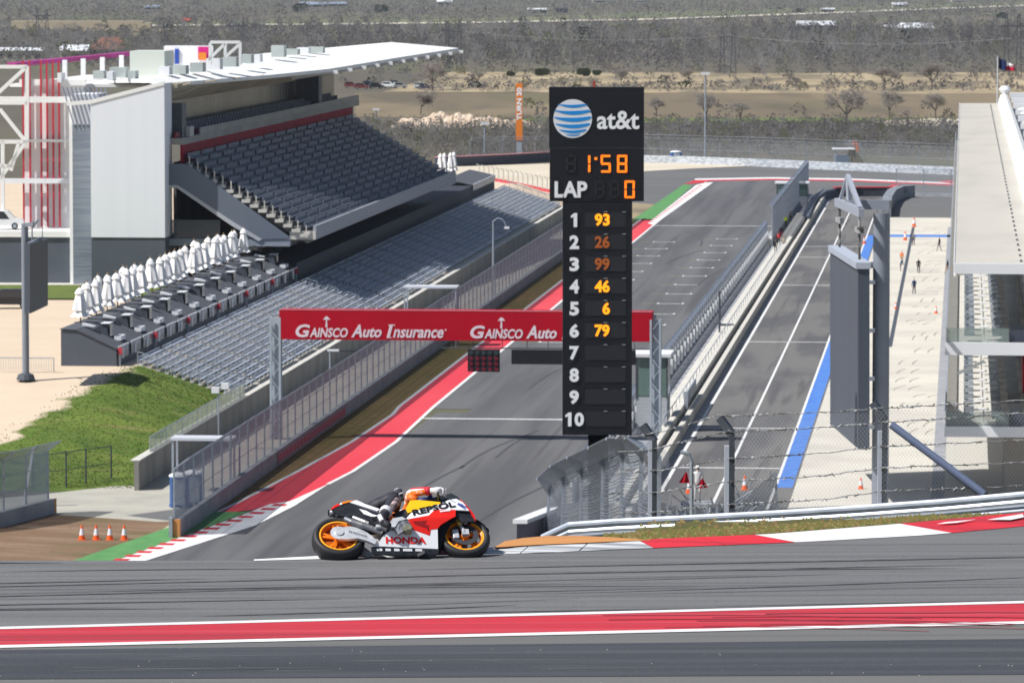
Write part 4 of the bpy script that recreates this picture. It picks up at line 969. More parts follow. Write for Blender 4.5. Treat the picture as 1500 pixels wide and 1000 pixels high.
barrier('tyre_barrier', 'dark curved tyre barrier with a red top at the pit entry', [(1222,288),(1262,287.5),(1306,287.5),(1314,284)], 1.35, 1.1, mat('tyre_black', (.03,.035,.05), .7, (.06,.065,.08), 1.5), mat('belt_red', (.55,.05,.07), .6))
barrier('tyre_barrier', 'slate grey tyre barrier bending from the pit wall end to the red topped one', [(1180,330),(1187,312),(1194,300),(1206,292),(1221,288.5)], 1.3, 1.0, mat('tyre_slate', (.06,.075,.11), .7, (.1,.115,.15), 1.5))
barrier('tyre_barrier', 'curved grey tyre barrier rounding the corner of the pit garages side', [(1298,318),(1300,306),(1306,296),(1318,290),(1335,289)], 1.9, 1.4, mat('tyre_grey', (.3,.32,.35), .7, (.15,.17,.2), 1.0))
r = barrier('post_fence', 'row of pale posts with a red base strip past the end of the long stand', [(702,262),(740,268),(800,281),(830,288)], .5, .3, mat('belt_red', (.55,.05,.07)), None, 'fence')
for i in range(19):
    f = i/18; u = 702+(830-702)*f; v = 262+26*f; p = G(u, v)-G(702,262); b = MB(); b.bar(p+Vector((0,0,.5)), p+Vector((0,0,2.3)), .16, .16); b.bar(p+Vector((0,0,2.3)), p+Vector((-.5,0,2.6)), .14, .14); b.build('post', conc_top, r)
debris_fence('debris_fence', 'faint debris fence behind the pale tyre wall of the last corner', [G(690,240), G(938,234), G(1125,240), G(1420,252), G(1600,260)], .0, 4.3, .7, 7, meshmat('far_mesh', (.3,.33,.36), .22), rails=2)
debris_fence('debris_fence', 'low far fence beside the pit entry road behind the curved tyre barrier', [G(1312,287), G(1420,289), G(1500,292)], .6, 4.2, .3, 4.5, meshmat('far_mesh', (.3,.33,.36), .22), conc_grey, rails=2)

# ------------------------------------------------------------------ pit building on the right
pb = tthing('pit_building', 'long pale roofed pit building with open glass terraces on the right', 'building', 333, -1.1, 0)
roofm = layered('pit_roof', (.52,.49,.43), [((.45,.425,.375), .25, (1,.2,1,AL), .45, .65, .8), ((.5,.49,.46), 1.2, (.15,6,1,AL), .55, .8, .35)], .6)
def q3(t0, t1, s0, s1, z0, z1, mb=None): return (mb or MB()).box(t0+1.1, t1+1.1, s0-333, s1-333, z0, z1)
q3(-.5, 5.2, 333, 735, 15.75, 16.12).build('roof', roofm, pb)
b = MB()
for k in range(134): q3(-.5, 5.2, 333+k*3, 333.06+k*3, 16.12, 16.125, b)
b.build('roof_seams', mat('seam', (.56,.55,.51), .6), pb)
b = MB()
for k in range(60): q3(3.95, 4.1, 336+k*6.6, 336.6+k*6.6, 16.13, 16.25, b)
b.build('roof_snow_guards', steel_dark, pb)
q3(-.52, 8.0, 332.6, 333, 15.5, 16.2).build('roof_fascia', white_clad, pb)
q3(-.56, -.5, 333, 735, 15.6, 16.2).build('roof_fascia', white_clad, pb)
b = MB(); b.prism([(6.3,15.7),(6.3,16.2),(6.6,17.3),(7.2,17.7),(7.7,17.4),(7.9,15.7)], 'y', 0, 402); b.build('ridge_cowl', roof_white, pb)
q3(7.0, 26, 333, 735, 14.8, 15.3).build('rear_roof', conc_top, pb)
for k in range(14):
    s = 360+k*29; b = q3(6.9, 26, s, s+1.6, 16.9, 17.6); b.build('roof_beam', white_clad, pb)
b = MB()
for k in range(12): s = 380+k*29; q3(9+1.3*(k%3), 10.4+1.3*(k%3), s, s+3, 15.3, 16.7, b)
b.build('roof_plant', unit_m, pb)
b = MB(); b.lathe([(0,0),(.6,.1),(.9,.6),(.6,1.1),(0,1.2)],12,(7.3,400,17.6)); b.build('dome', white_clad, pb); b = MB(); b.lathe([(0,0),(.9,.1),(1.2,.8),(.9,1.5),(0,1.7)],12,(9.2,318,16.2)); b.build('dome', white_clad, pb)
q3(-1.0, 26, 333, 735, 10.1, 10.65).build('terrace_floor', conc_top, pb); q3(-1.0, 26, 333, 735, 4.5, 5.0).build('terrace_floor', conc_top, pb)
q3(-1.1, 5.0, 332.7, 333, 10.0, 10.85).build('slab_edge', white_clad, pb); q3(-1.1, 5.0, 332.7, 333, 4.45, 5.15).build('slab_edge', white_clad, pb)
q3(5.0, 26, 332.9, 333.2, 10.1, 10.7).build('slab_edge', conc_grey, pb); q3(5.0, 26, 332.9, 333.2, 4.4, 5.0).build('slab_edge', conc_grey, pb)
for z in (5.0, 10.65):
    q3(-1.05, -1.0, 333, 735, z, z+1.15).build('glass_balustrade', glass, pb)
    q3(-1.0, 3.2, 333.1, 333.15, z, z+1.15).build('glass_balustrade', glass, pb)
    q3(-1.08, -.98, 333, 735, z+1.15, z+1.22).build('handrail', steel, pb)
    q3(4.6, 4.8, 334, 735, z, z+4.9).build('terrace_glazing', mat('terrace_dark_glass', (.05,.06,.075), .15, (.09,.1,.12), .3, spec=.6), pb)
    q3(3.25, 14, 333.3, 333.5, z, z+1.0).build('dark_parapet', mat('parapet_navy', (.05,.06,.085), .6), pb)
    furn = mat('terrace_furniture', (.4,.44,.48), .6, (.16,.19,.24), 1.2)
    for k in range(14):
        s = 336+k*5.3; b = MB(); q3(.2, .9, s, s+1.1, z+.4, z+.75, b); q3(.2, .3, s, s+1.1, z+.7, z+1.1, b); q3(2.1, 2.7, s+.6, s+2.4, z+.35, z+.75, b); q3(2.6, 2.75, s+.6, s+2.4, z+.7, z+1.15, b); b.build('terrace_chair', furn, pb)
    for k in range(10):
        s = 337+k*8; b = MB(); q3(1.2, 1.9, s, s+.8, z+.9, z+.98, b); q3(1.5, 1.6, s+.35, s+.45, z, z+.9, b); b.build('terrace_table', white_clad, pb)
    for k in range(8):
        s = 339+k*11; q3(3.3, 4.2, s, s+1.4, z+.1, z+1.0).build('planter', mat('planter_grey', (.42,.44,.46), .7), pb)
q3(4.2, 9, 336, 345, 7.2, 9.3).build('red_screen', redbanner, pb)
q3(3.0, 26, 336, 735, 0, 4.45).build('garage_front', mat('garage_wall', (.3,.27,.23), .8, (.22,.2,.17), .4), pb)
b = MB(); b.quad((.2,55,16.9+0),(3.6,52,17.4),(3.9,62,17.4),(.6,66,16.9)); 
for z0, (ua,va,ub_,vb_) in ((10.65,(1397,402,1458,388)),(5,(1403,546,1442,528))):
    t0, za = onS(ua,va,334); t1, zb_ = onS(ub_,vb_,334)
    b = MB(); b.hexa([(t0+1.1,.6,za-.15),(t1+1.1,.6,zb_-.15),(t1+1.1,4.5,zb_-.15),(t0+1.1,4.5,za-.15)], [(t0+1.1,.6,za),(t1+1.1,.6,zb_),(t1+1.1,4.5,zb_),(t0+1.1,4.5,za)])
    if z0 > 6: b.build('awning', roof_white, pb)
    else:
        b = MB(); b.bar((t0+1.1,.6,za),(t1+1.1,.6,zb_),.2,.2); b.build('strut', roof_white, pb)
# flag on its pole
fl = thing('flag_pole', 'pole flying a blue, white and red flag beyond the pit building roof', 'flag', at(1461,140,760)); fo = at(1461,140,760)
MB().tube((0,0,-14),(0,0,at(1461,82,760).z-fo.z),.14,8,.08).build('pole', white_clad, fl)
def flagpiece(u0,u1,v0,v1,v2,v3,m,nm):
    b = MB(); n = 6
    for i in range(n):
        f0, f1 = i/n, (i+1)/n; y0, y1 = .35*math.sin(f0*6), .35*math.sin(f1*6)
        def q(f, y, top): uu_ = u0+(u1-u0)*f; vv_ = (v0+(v2-v0)*f) if top else (v1+(v3-v1)*f); p = at(uu_, vv_, 760)-fo; return (p.x, p.y+y, p.z)
        b.quad(q(f0,y0,1), q(f1,y1,1), q(f1,y1,0), q(f0,y0,0))
    b.build(nm, m, fl)
flagpiece(1463,1474,85,101,90,104,mat('flag_blue',(.01,.02,.09),.8),'blue_field'); flagpiece(1474,1487,90,97,97,100,white_ink,'white_stripe'); flagpiece(1474,1487,97.2,104,95,104,mat('flag_red',(.5,.01,.04),.8),'red_stripe')
# distant corner marker pillar, poles, shelter
tp = thing('corner_marker_pillar', 'tall orange pillar with white sideways lettering beyond the last corner', 'marker pillar', at(760.5,238,925)); to = at(760.5,238,925)
def tpz(v): return at(760.5,v,925).z-to.z
kk = 925/FOC
MB().box(-4.8*kk,4.8*kk,0,1.4,tpz(206),tpz(122.5)).build('shaft', mat('pillar_orange',(.85,.24,.02),.6), tp); MB().box(-4*kk,4*kk,.1,1.3,-2,tpz(206.2)).build('base', mat('pillar_grey',(.45,.5,.56),.6), tp)
b = MB(); v_, f_ = textmesh('TURN 20', 48*kk, 7.6*kk, bold=.05, rot=1); b.add([(x, y-.02, z+tpz(152.5)) for x, y, z in v_], f_); b.build('lettering', white_ink, tp)
for (u, vt, vb__, h, lab) in ((1033,110,234,1,'tall grey light pole beyond the last corner, right of the pylon'),(710,183,228,1,'grey light pole behind the navy padded barrier'),(551,162,178,1,'short light pole just past the far end of the upper tier')):
    Y = 259200/(vb__+45); p = at(u, vb__, Y); r = thing('light_pole', lab, 'light pole', p, 0, 'far light poles'); H_ = at(u,vt,Y).z-p.z
    MB().tube((0,0,0),(0,0,H_),.22,8,.15).build('pole', steel, r); MB().box(-.8,.8,-.3,.3,H_,H_+.5).build('lamp_head', white_clad, r)
r = thing('marshal_post', 'far marshal post with a flat canopy and grey booth above the pale tyre wall', 'marshal post', G(1238,247)+Vector((0,3,0)))
kk = 887/FOC; MB().box(-16*kk,16*kk,0,4,3.3,3.5).build('canopy', white_clad, r); MB().box(-12*kk,8*kk,0,3,0,2.2).build('booth', mat('booth_blue',(.2,.25,.32),.6), r)
for x in (-1.6,1.6): MB().tube((x,2,0),(x,2,3.3),.08).build('post', steel, r)
r = thing('feather_flag', 'small orange banner flag above the far marshal post', 'flag', at(1253,235,930)); o_ = at(1253,235,930)
b = MB(); b.tube((0,0,-2),at(1252,206,930)-o_,.06); b.build('pole', steel_dark, r)
b = MB(); b.hexa([at(1249,213,930)-o_, at(1257,211,930)-o_, at(1257,211,931)-o_, at(1249,213,931)-o_], [at(1249,206,930)-o_, at(1253,206,930)-o_, at(1253,206,931)-o_, at(1249,206,931)-o_]); b.hexa([at(1255,222,930)-o_, at(1258,221,930)-o_, at(1258,221,931)-o_, at(1255,222,931)-o_], [at(1251,212,930)-o_, at(1256,211,930)-o_, at(1256,211,931)-o_, at(1251,212,931)-o_]); b.build('cloth', mat('flag_orange',(.75,.15,.04),.8), r)
# ------------------------------------------------------------------ guard rail, cable fence and debris fence at the top of the hill
rail_m = mat('guardrail_zinc', (.44,.48,.55), .45, (.33,.37,.43), 3, metal=.4)
RY = 65.5
def rp(u, v): return at(u, v, RY-(u-1150)*.004)
def rail(name, label, top, h, group):
    """corrugated beam: pixel line of its top edge, height in metres"""
    P = [rp(u, v) for u, v in top]; o0 = P[0]; r = thing(name, label, 'guard rail', o0, 0, group)
    prof = [(0,0),(.028,-.02),(.034,-.045),(.0,-.075),(.034,-.105),(.028,-.13),(0,-.15)]; prof = [(a, c*h/.15) for a, c in prof]
    b = MB(); n = len(prof)
    for p in P:
        q = p-o0
        for d, z in prof: b.v.append((q.x, q.y-d, q.z+z))
        for d, z in prof: b.v.append((q.x, q.y-d+.02, q.z+z))
    m = 2*n
    for i in range(len(P)-1):
        for k in range(n-1):
            b.f += [(i*m+k, (i+1)*m+k, (i+1)*m+k+1, i*m+k+1), (i*m+n+k, i*m+n+k+1, (i+1)*m+n+k+1, (i+1)*m+n+k)]; b.m += [0, 0]
        b.f += [(i*m, i*m+n, (i+1)*m+n, (i+1)*m), (i*m+n-1, (i+1)*m+n-1, (i+1)*m+m-1, i*m+m-1)]; b.m += [0, 0]
    b.build('beam', rail_m, r); return r, o0
TOPL = [(792,783),(812,773.5),(832,764.5),(900,759.5),(1000,754.5),(1130,747.5),(1250,740),(1380,730.5),(1500,719.5),(1640,706),(1900,684)]
r1, o1 = rail('guard_rail', 'upper zinc guard rail beam above the grass strip', TOPL, .19, 'guard rail beams')
LOWL = [(800,790),(840,780),(905,775.5),(1000,771.5),(1130,764.5),(1250,757),(1380,746.5),(1500,736),(1640,722),(1900,700)]
r2, o2_ = rail('guard_rail', 'lower zinc guard rail beam just over the grass strip', LOWL, .14, 'guard rail beams')
for u in list(range(838,1900,74)):
    f = vline(TOPL)(u); p = rp(u, f+1)-o1; b = MB(); b.box(p.x-.05,p.x+.05,p.y+.03,p.y+.13,p.z-1.3,p.z+.0); b.build('post', steel_dark, r1)
# grass strip: tufts
gm = [mat('grass_olive', (.13,.14,.032), .9), mat('grass_straw', (.25,.2,.075), .9), mat('grass_rust', (.2,.12,.045), .9)]
b = MB(); random.seed(3)
gt = vline([(880,785),(1000,777),(1130,771),(1250,764),(1380,753),(1500,745),(1700,726)]); gb = vline([(880,786),(960,789),(1130,780),(1300,766),(1500,750),(1700,735)])
for i in range(5200):
    u = random.uniform(885,1700); v0, v1 = gt(u), gb(u); v = random.uniform(min(v0,v1)-1, v1)
    p = G(u, v, ZN-.02); p.z = hillz(p.x, p.y) if p.y > 60 else ZN-.03
    if random.random() < .25: p.y += random.uniform(0, 3); p.z = hillz(p.x, p.y)
    b.mi = random.choices((0,1,2),(5,2.5,2.5))[0]; h = random.uniform(.01,.038); w = random.uniform(.012,.03); dx = random.uniform(-.06,.06)
    b.add([(p.x-w,p.y,p.z),(p.x+w,p.y+.02,p.z),(p.x+dx,p.y+.08,p.z+h)], [(0,1,2)])
o = b.build('grass_strip', gm); tag(o, 'rough olive and straw grass strip between kerb and guard rail', 'grass', kind='stuff')
# cable fence right behind the rail: posts with cranked tops, six cables, diamond mesh
FY = 67.0
def fpx(u, v): return at(u, v, FY-(u-1150)*.004)
o0 = fpx(955, 770); cf = thing('cable_fence', 'barbed cable fence with cranked dark posts right behind the guard rail', 'fence', o0)
pale = mat('post_pale', (.55,.58,.65), .5); cab = mat('cable_steel', (.45,.46,.47), .4, (.12,.12,.13), 9, metal=.4, lo=.4, hi=.6)
for (u, vt, w, k) in ((956,645,13,0),(1069,634,15,1),(1293,612,13,1),(1560,585,15,1)):
    b = MB(); p = fpx(u, vt)-o0; q = fpx(u, 800)-o0; x = w*FY/FOC/2
    b.box(p.x-.1*x, p.x+x, p.y, p.y+.12, q.z-.6, p.z); c = fpx(u-14, vt-22)-o0
    b.bar(p+Vector((x*.4,.06,-.02)), c+Vector((0,.06,0)), .11, .1)
    o = b.build('post', steel_dark, cf); MB().box(p.x-x, p.x-.12*x, p.y+.01, p.y+.1, q.z-.6, p.z-.18*k).build('post_face', pale, o)
b = MB(); b.tube(fpx(1306,622)-o0, fpx(1442,724)-o0, .055, 10); b.build('brace', mat('brace_blue', (.12,.15,.24), .5), cf)
cabs = [[(905,640),(948,637),(1052,609),(1200,604),(1288,598),(1500,586),(1800,568)], [(905,662),(955,658),(1064,632),(1190,627),(1288,619),(1500,605),(1800,590)],
        [(900,692),(956,690),(1068,671),(1200,664),(1290,654),(1500,644),(1800,628)], [(895,723),(956,722),(1068,705),(1200,697),(1292,685),(1500,677),(1800,660)],
        [(900,752),(958,750),(1068,738),(1200,732),(1295,719),(1500,711),(1800,698)]]
for L in cabs:
    f = vline(L); b = MB(); P = []
    for i in range(90): u = L[0][0]+(1800-L[0][0])*i/89; P.append(fpx(u, f(u)+.8*math.sin(u*.13))-o0)
    b.path(P, .0065, 5)
    ob = b.build('cable', cab, cf)
    b = MB()
    u = L[0][0]
    while u < 1800:                                     # wire ties and barbs
        near = min(abs(u-p) for p in (965,1080,1300,1575)); L_ = 1.0 if (u > 950 and (u-[p for p in (0,956,1066,1292,1560) if p <= u][-1]) < 110) else .35
        if random.random() < L_:
            p = fpx(u, f(u)+random.uniform(-1,1))-o0; k = random.uniform(.018,.05); a = random.uniform(0,3.14)
            b.tube(p-Vector((k*math.cos(a),0,k*.5*math.sin(a))), p+Vector((k*math.cos(a),0,k*.5*math.sin(a))), random.uniform(.005,.012), 5)
        u += random.uniform(4,11)
    b.build('ties', mat('tie_bright', (.75,.76,.78), .3, (.2,.19,.16), 6, metal=.3, lo=.45, hi=.55), ob)
b = MB(); f0 = vline(cabs[0]); z1 = 5.5
def diag(u0, d):
    P = []
    for k in range(0, 33):
        v = 590+k*5; u = u0+d*(v-590)
        if u < 1075 or u > 1790 or v < f0(u)+1.5 or v > 775: continue
        P.append(fpx(u, v)-o0)
    if len(P) > 2: b.tube(P[0], P[-1], .0013, 3, cap=False)
for i in range(-16, 135):
    diag(1075+i*5.4, .72); diag(1075+i*5.4, -.72)
b.build('diamond_mesh', mat('mesh_wire', (.4,.41,.43), .5), cf)
# heavy debris fence climbing the hill from the end of the pit wall
dm = meshmat('heavy_mesh', (.22,.245,.29), .32); wires = mat('heavy_wire', (.26,.29,.35), .5, (.13,.15,.19), 1.2, lo=.42, hi=.58)
P0 = [(796,792,312),(822,789,296),(850,787,281),(880,786,266),(908,784,254),(936,783,243),(964,781,233)]
tops = [(806,708),(826,690),(852,678),(884,664),(912,651),(940,650),(966,668)]
A = [at(*p) for p in P0]; B_ = [at(u, v, p[2]) for (u, v), p in zip(tops, P0)]; o0 = A[0].copy()
df = thing('debris_fence', 'dense grey debris fence with overhanging top panels climbing the hill by the pylon foot', 'fence', o0)
for i, (a, c) in enumerate(zip(A, B_)):
    a = a-o0; c = c-o0; over = Vector((-.85,-.3,.35)); q = MB(); q.bar(a+Vector((0,0,-2)), c, .2, .2); q.bar(c, c+over, .16, .16); q.build('post', steel, df)
for i in range(len(A)-1):
    a0, a1, c0, c1 = A[i]-o0, A[i+1]-o0, B_[i]-o0, B_[i+1]-o0; over = Vector((-.85,-.3,.35))
    for dy in (0, 1.5): 
        q = MB(); d = Vector((dy*.35,dy,0)); q.quad(a0+d, a1+d, c1+d, c0+d); q.build('mesh', dm, df)
    q = MB(); n = 22
    for k in range(n):
        f = (k+.5)/n
        for dy, ph in ((0,0),(1.5,.5)):
            pts = []
            for j in range(9):
                g = j/8; p = a0.lerp(c0, f).lerp(a1.lerp(c1, f), g)+Vector((0,dy,-.13*math.sin(math.pi*g)*(1 if (k+int(ph*2))%1 == 0 else -1)+.05*math.sin(k*1.7))); pts.append(p)
            q.path(pts, .02 if dy == 0 else .015, 4)
    q.build('sagging_wires', wires, df)
    q = MB(); e0 = c0+over; e1 = c1+over; th_ = Vector((0,0,.05)); q.hexa([c0,c1,e1,e0],[c0+th_,c1+th_,e1+th_,e0+th_]); m_ = Vector((.5,-.4,-.75))
    q.build('overhang', meshmat('overhang_mesh', (.26,.29,.35), .6), df)
    q = MB(); q.quad(e0, e1, e1+m_, e0+m_)
    q.quad(c0+Vector((.1,-.05,0)), c0+Vector((.5,-.4,-1.2)), e0+m_, e0); q.build('overhang_skirt', meshmat('skirt_mesh', (.17,.19,.23), .6), df)
    if i in (1,3,4): MB().bar((a0+c0)/2+Vector((1.1,-.2,1.1)), (a0+c0)/2+Vector((1.6,-.2,1.5)), .5, .3).build('tag_plate', conc_top, df)
# low white capped wall end beside the kerb
r = thing('white_capped_wall', 'low concrete wall end with a white cap behind the front wheel', 'wall', at(757,782,300)); o_ = at(757,782,300)
a, c = at(757,767,300)-o_, at(806,748,322)-o_; b = MB(); b.hexa([a+Vector((0,0,-3)), c+Vector((0,0,-3)), c+Vector((.5,.5,-3)), a+Vector((.5,.5,-3))], [a, c, c+Vector((.5,.5,0)), a+Vector((.5,.5,0))]); b.build('wall', mat('mauve_wall',(.2,.18,.22),.8), r)
b = MB(); b.bar(a+Vector((.2,.2,.12)), c+Vector((.2,.2,.12)), .9, .25); b.build('cap', white_clad, r)
# lower grey fence between the marshal and the blue strip
A = [(964,781,233),(1005,778,233),(1050,772,233),(1090,766,234),(1139,760,235)]; T_ = [(966,735),(1005,744),(1050,737),(1085,733),(1136,690)]
P = [at(*p) for p in A]; B_ = [at(u,v,p[2]) for (u,v),p in zip(T_, A)]; o_ = P[0].copy(); r = thing('debris_fence', 'low bunched grey mesh fence behind the cable fence near the blue strip', 'fence', o_)
for a, c in zip(P, B_): q = MB(); q.bar(a-o_, c-o_, .12, .12); q.build('post', steel, r)
for i in range(len(P)-1): q = MB(); q.quad(P[i]-o_, P[i+1]-o_, B_[i+1]-o_, B_[i]-o_); q.build('mesh', meshmat('bunched_mesh', (.34,.38,.43), .55), r)
q = MB(); random.seed(5)
for k in range(70):
    i = random.randrange(4); f = random.random(); g = random.random(); p = (P[i].lerp(B_[i], g)).lerp(P[i+1].lerp(B_[i+1], g), f)-o_; q.tube(p, p+Vector((random.uniform(-.9,.9),-.1,random.uniform(-.2,.9))), .025, 4)
q.build('loose_wires', wires, r)
r = thing('bent_pole', 'thin grey cranked pole beside the marshal with red flags', 'pole', at(1014,775,180)); o_ = at(1014,775,180)
b = MB(); b.path([Vector((0,0,-2)), at(1013,675,180)-o_, at(1008,664,180)-o_, at(997,662,180)-o_], .075, 7); b.build('pole', steel, r)

# ------------------------------------------------------------------ traffic cones
cone_or = mat('cone_orange', (.85,.13,.02), .5); cone_w = mat('cone_sleeve', (.75,.76,.82), .5)
def cone(label, p, h, group, base=True):
    r = thing('traffic_cone', label, 'traffic cone', p, 0, group); k = h/.9
    MB().lathe([(0,.04),(.19*k,.04),(.155*k,.3*k),(.15*k,.3*k)],14).build('body', cone_or, r)
    MB().lathe([(.157*k,.3*k),(.085*k,.68*k),(0,.68*k)],14).build('sleeve', cone_w, r)
    MB().lathe([(.086*k,.68*k),(.04*k,.9*k),(0,.9*k)],14).build('tip', cone_or, r)
    MB().box(-.24*k,.24*k,-.24*k,.24*k,0,.04).build('base', cone_or, r); return r
for i, (u, lab) in enumerate(((120,'leftmost of the four orange and white cones on the dirt'),(141,'second from left of the four orange and white cones on the dirt'),(161,'third from left of the four orange and white cones on the dirt'),(182,'rightmost of the four orange and white cones on the dirt'))): cone(lab, G(u,790.5), .97, 'orange and white cones on the dirt')
for i, u in enumerate((121,141,161,183)):
    p = G(u-1, 821.5); p.z = .1; 
cone('orange cone on the pit lane seen through the cable fence', G(1091,717), 1.0, 'cones by the pit lane'); cone('orange and white cone on the pale apron near the end of the fence', G(1261,716), .8, 'cones by the pit lane')
cone('orange cone on the apron, nearest the terraces', G(1371,459), .8, 'cones on the apron'); cone('orange cone at the head of the drain channel on the apron', G(1339,332), 1.3, 'cones on the apron'); cone('faded orange cone beside the blue painted line', G(1326,352), 1.2, 'cones on the apron'); cone('small orange cone beside the drain channel at mid apron', G(1312,452), .7, 'cones on the apron'); cone('orange cone beside the red flags of the marshal', G(1009,722), .9, 'cones by the pit lane')
cone('orange cone on the blue strip at the far end', G(1266,357), 1.0, 'cones by the pit lane')

# ------------------------------------------------------------------ vehicles
def car(label, p, rz, col, group=None, L=4.7, H_=1.6, van=False):
    r = thing('parked_car', label, 'car', p, rz, group); m = mat('car_'+col[0], col[1], .3, coat=.5); w = .9
    if van: body = [(-L/2,.35),(-L/2,1.0),(-L/2+.1,H_),(L/2-1.6,H_),(L/2-.9,1.15),(L/2-.05,.95),(L/2,.4)]
    else: body = [(-L/2,.35),(-L/2,.85),(-L/2+.15,1.0),(-L/2+.55,H_),(L/2-2.0,H_),(L/2-1.25,1.02),(L/2-.1,.85),(L/2,.4)]
    MB().prism([(a, c) for a, c in body], 'y', -w, w).build('body', m, r, bevel=.06)
    g = [(-L/2+.35,1.05),(-L/2+.65,H_-.08),(L/2-2.05,H_-.08),(L/2-1.45,1.05)]
    MB().prism(g, 'y', -w-.012, w+.012).build('window', dglass, r)
    for x in (-L/2+.85, L/2-.95):
        for y in (-w-.02, w-.2):
            o = MB().lathe([(0,0),(.34,0),(.34,.22),(0,.22)],14,(x,y,.34),'y').build('wheel', mat('tyre_rubber',(.02,.02,.022),.8), r)
            MB().lathe([(0,-.015),(.2,-.015),(.2,.235),(0,.235)],10,(x,y,.34),'y').build('rim', steel, o)
    for y in (-.62,.62): MB().box(-L/2-.02,-L/2+.05,y-.16,y+.16,.75,.95).build('tail_light', mat('lamp_red',(.4,.02,.02),.3), r)
    for y in (-.62,.62): MB().box(L/2-.1,L/2+.01,y-.16,y+.16,.6,.78).build('headlight', mat('lamp_clear',(.7,.72,.75),.2), r)
    return r
car('black estate car parked on sand at the left edge', G(9,451,4.62), R_(185), ('black',(.012,.013,.02)), L=4.9, H_=1.75)
car('white vehicle parked on the annex terrace behind the white frame', bd.matrix_world.inverted() @ Vector((0,0,0)) if False else Vector(W(487,*[onS(2,337,487)[0]],9.95)), R_(5), ('white',(.8,.8,.8)), L=4.6, H_=1.9, van=True)
random.seed(9)
carcols = [('black',(.012,.013,.02)),('black',(.012,.013,.02)),('silver',(.5,.52,.55)),('white',(.8,.8,.8)),('maroon',(.2,.03,.03)),('navy',(.03,.04,.09))]
labs = ['rusty red car','black car','dark pickup','black car','white car','black car','silver car','dark car']
spec = [(515,129,4,'maroon car at the left end of the far parked row behind the upper tier'),(530,131,4,'second car of the far row, dark red, near the tree'),(541,128,0,'black car in the far parked row'),(551,130,0,'low black car in the far parked row, beside a white one'),(570,129,3,'white car in the far parked row'),(580,127,0,'black car right of the white car in the far row'),(586,130,2,'silver car at the right end of the far parked row'),(617,130,2,'lone silver car under the bare tree in the field'),(624,132,5,'navy car beside the lone silver car in the field'),(700,129,5,'small dark car alone on the brown field')]
for u, v, c, lab in spec: car(lab, G(u, v), random.uniform(-.3,.3), carcols[c], 'far parked cars').scale = (.95,.95,1.2)

# ------------------------------------------------------------------ woods and fields beyond
tw = [twigmat('twig_grey', (.54,.50,.475)), twigmat('twig_brown', (.42,.375,.33)), twigmat('twig_dark', (.26,.235,.225)), twigmat('twig_olive', (.4,.38,.22)), twigmat('evergreen', (.085,.1,.05))]
def forest(name, label, rows, mats_=tw, wts=(4,4,3,.8,.25), tuft=34, fs=.06):
    V_, F_, M_ = [], [], []; w_ = np.array(wts)/sum(wts)
    for Y, x0, x1, sp, h, wd in rows:
        x = x0
        while x < x1:
            xx = x+rng.uniform(-sp,sp)*.6; yy = Y*(1+rng.uniform(-.006,.006)); hh = h*rng.uniform(.6,1.3); ww = wd*rng.uniform(.7,1.25); mi = rng.choice(5, p=w_) if math.sin(xx*.021+yy*.004)+math.sin(xx*.05-yy*.0071)+rng.uniform(-1.4,1.4) < .9 else 2
            for k in range(tuft):
                a = rng.uniform(0, 6.283); e = rng.uniform(.12, 1.0); rad = ww*rng.uniform(.45,1)*math.sqrt(max(.02,1-(e*1.0-.35)**2*2.2))
                x2 = xx+math.cos(a)*rad; y2 = yy+math.sin(a)*rad; z2 = hh*e; th_ = max(.07, yy*.8e-4)*rng.uniform(.5,1.2)
                if mi in (3,4) or k % 3 == 0:            # a clump of fine twigs or leaves
                    s_ = hh*fs*rng.uniform(.5,1.4); q = [(x2-s_,y2,z2-s_*.5),(x2+s_*.8,y2+s_*.3,z2-s_*.7),(x2+s_*.2,y2-s_*.2,z2+s_*.8)]
                else:                                    # a branch
                    q = [(xx+math.cos(a)*rad*.6,yy+math.sin(a)*rad*.6,z2*.62),(x2,y2,z2),(x2+th_,y2,z2-th_*2.2)]
                i = len(V_); V_ += q; F_.append((i,i+1,i+2)); M_.append(mi if rng.uniform() < .9 else (1 if mi < 3 else mi))
            x += sp
    me = bpy.data.meshes.new(name); me.from_pydata(V_, [], F_)
    for m in mats_: me.materials.append(m)
    me.polygons.foreach_set('material_index', M_); me.update(); o = bpy.data.objects.new(name, me); COL.objects.link(o)
    return tag(o, label, 'woodland', kind='stuff')
def halfw(Y): return Y*.118+8
rows = []; v = 103
while v > 42:
    Y = 259200/(v+45); rows.append((Y, -halfw(Y), halfw(Y), 4.2+Y*.0007, 8, 4.2)); v -= 2.6
forest('bare_woodland', 'wide grey belt of bare winter trees beyond the dry bank', rows, tuft=60, fs=.05)
rows = []; v = 31
while v > -12:
    Y = 259200/(v+45); rows.append((Y, -halfw(Y), halfw(Y)*1.02, 5+Y*.0008, 8, 7)); v -= 1.5
forest('distant_woodland', 'hazy dark woodland along the top of the picture behind the pale road', rows, wts=(4,3,4,1,.8), tuft=16)
rows = []; v = 231
while v > 183:
    Y = 259200/(v+45); rows.append((Y, -halfw(Y)*.42, halfw(Y)*1.05, 1.7, 2.4 if v < 222 else 1.5, 1.7)); v -= 1.9
forest('scrub', 'brown grey bare scrub between the last corner and the green field', rows, wts=(4,6,2,1.4,.05), tuft=40, fs=.08)
rows = []
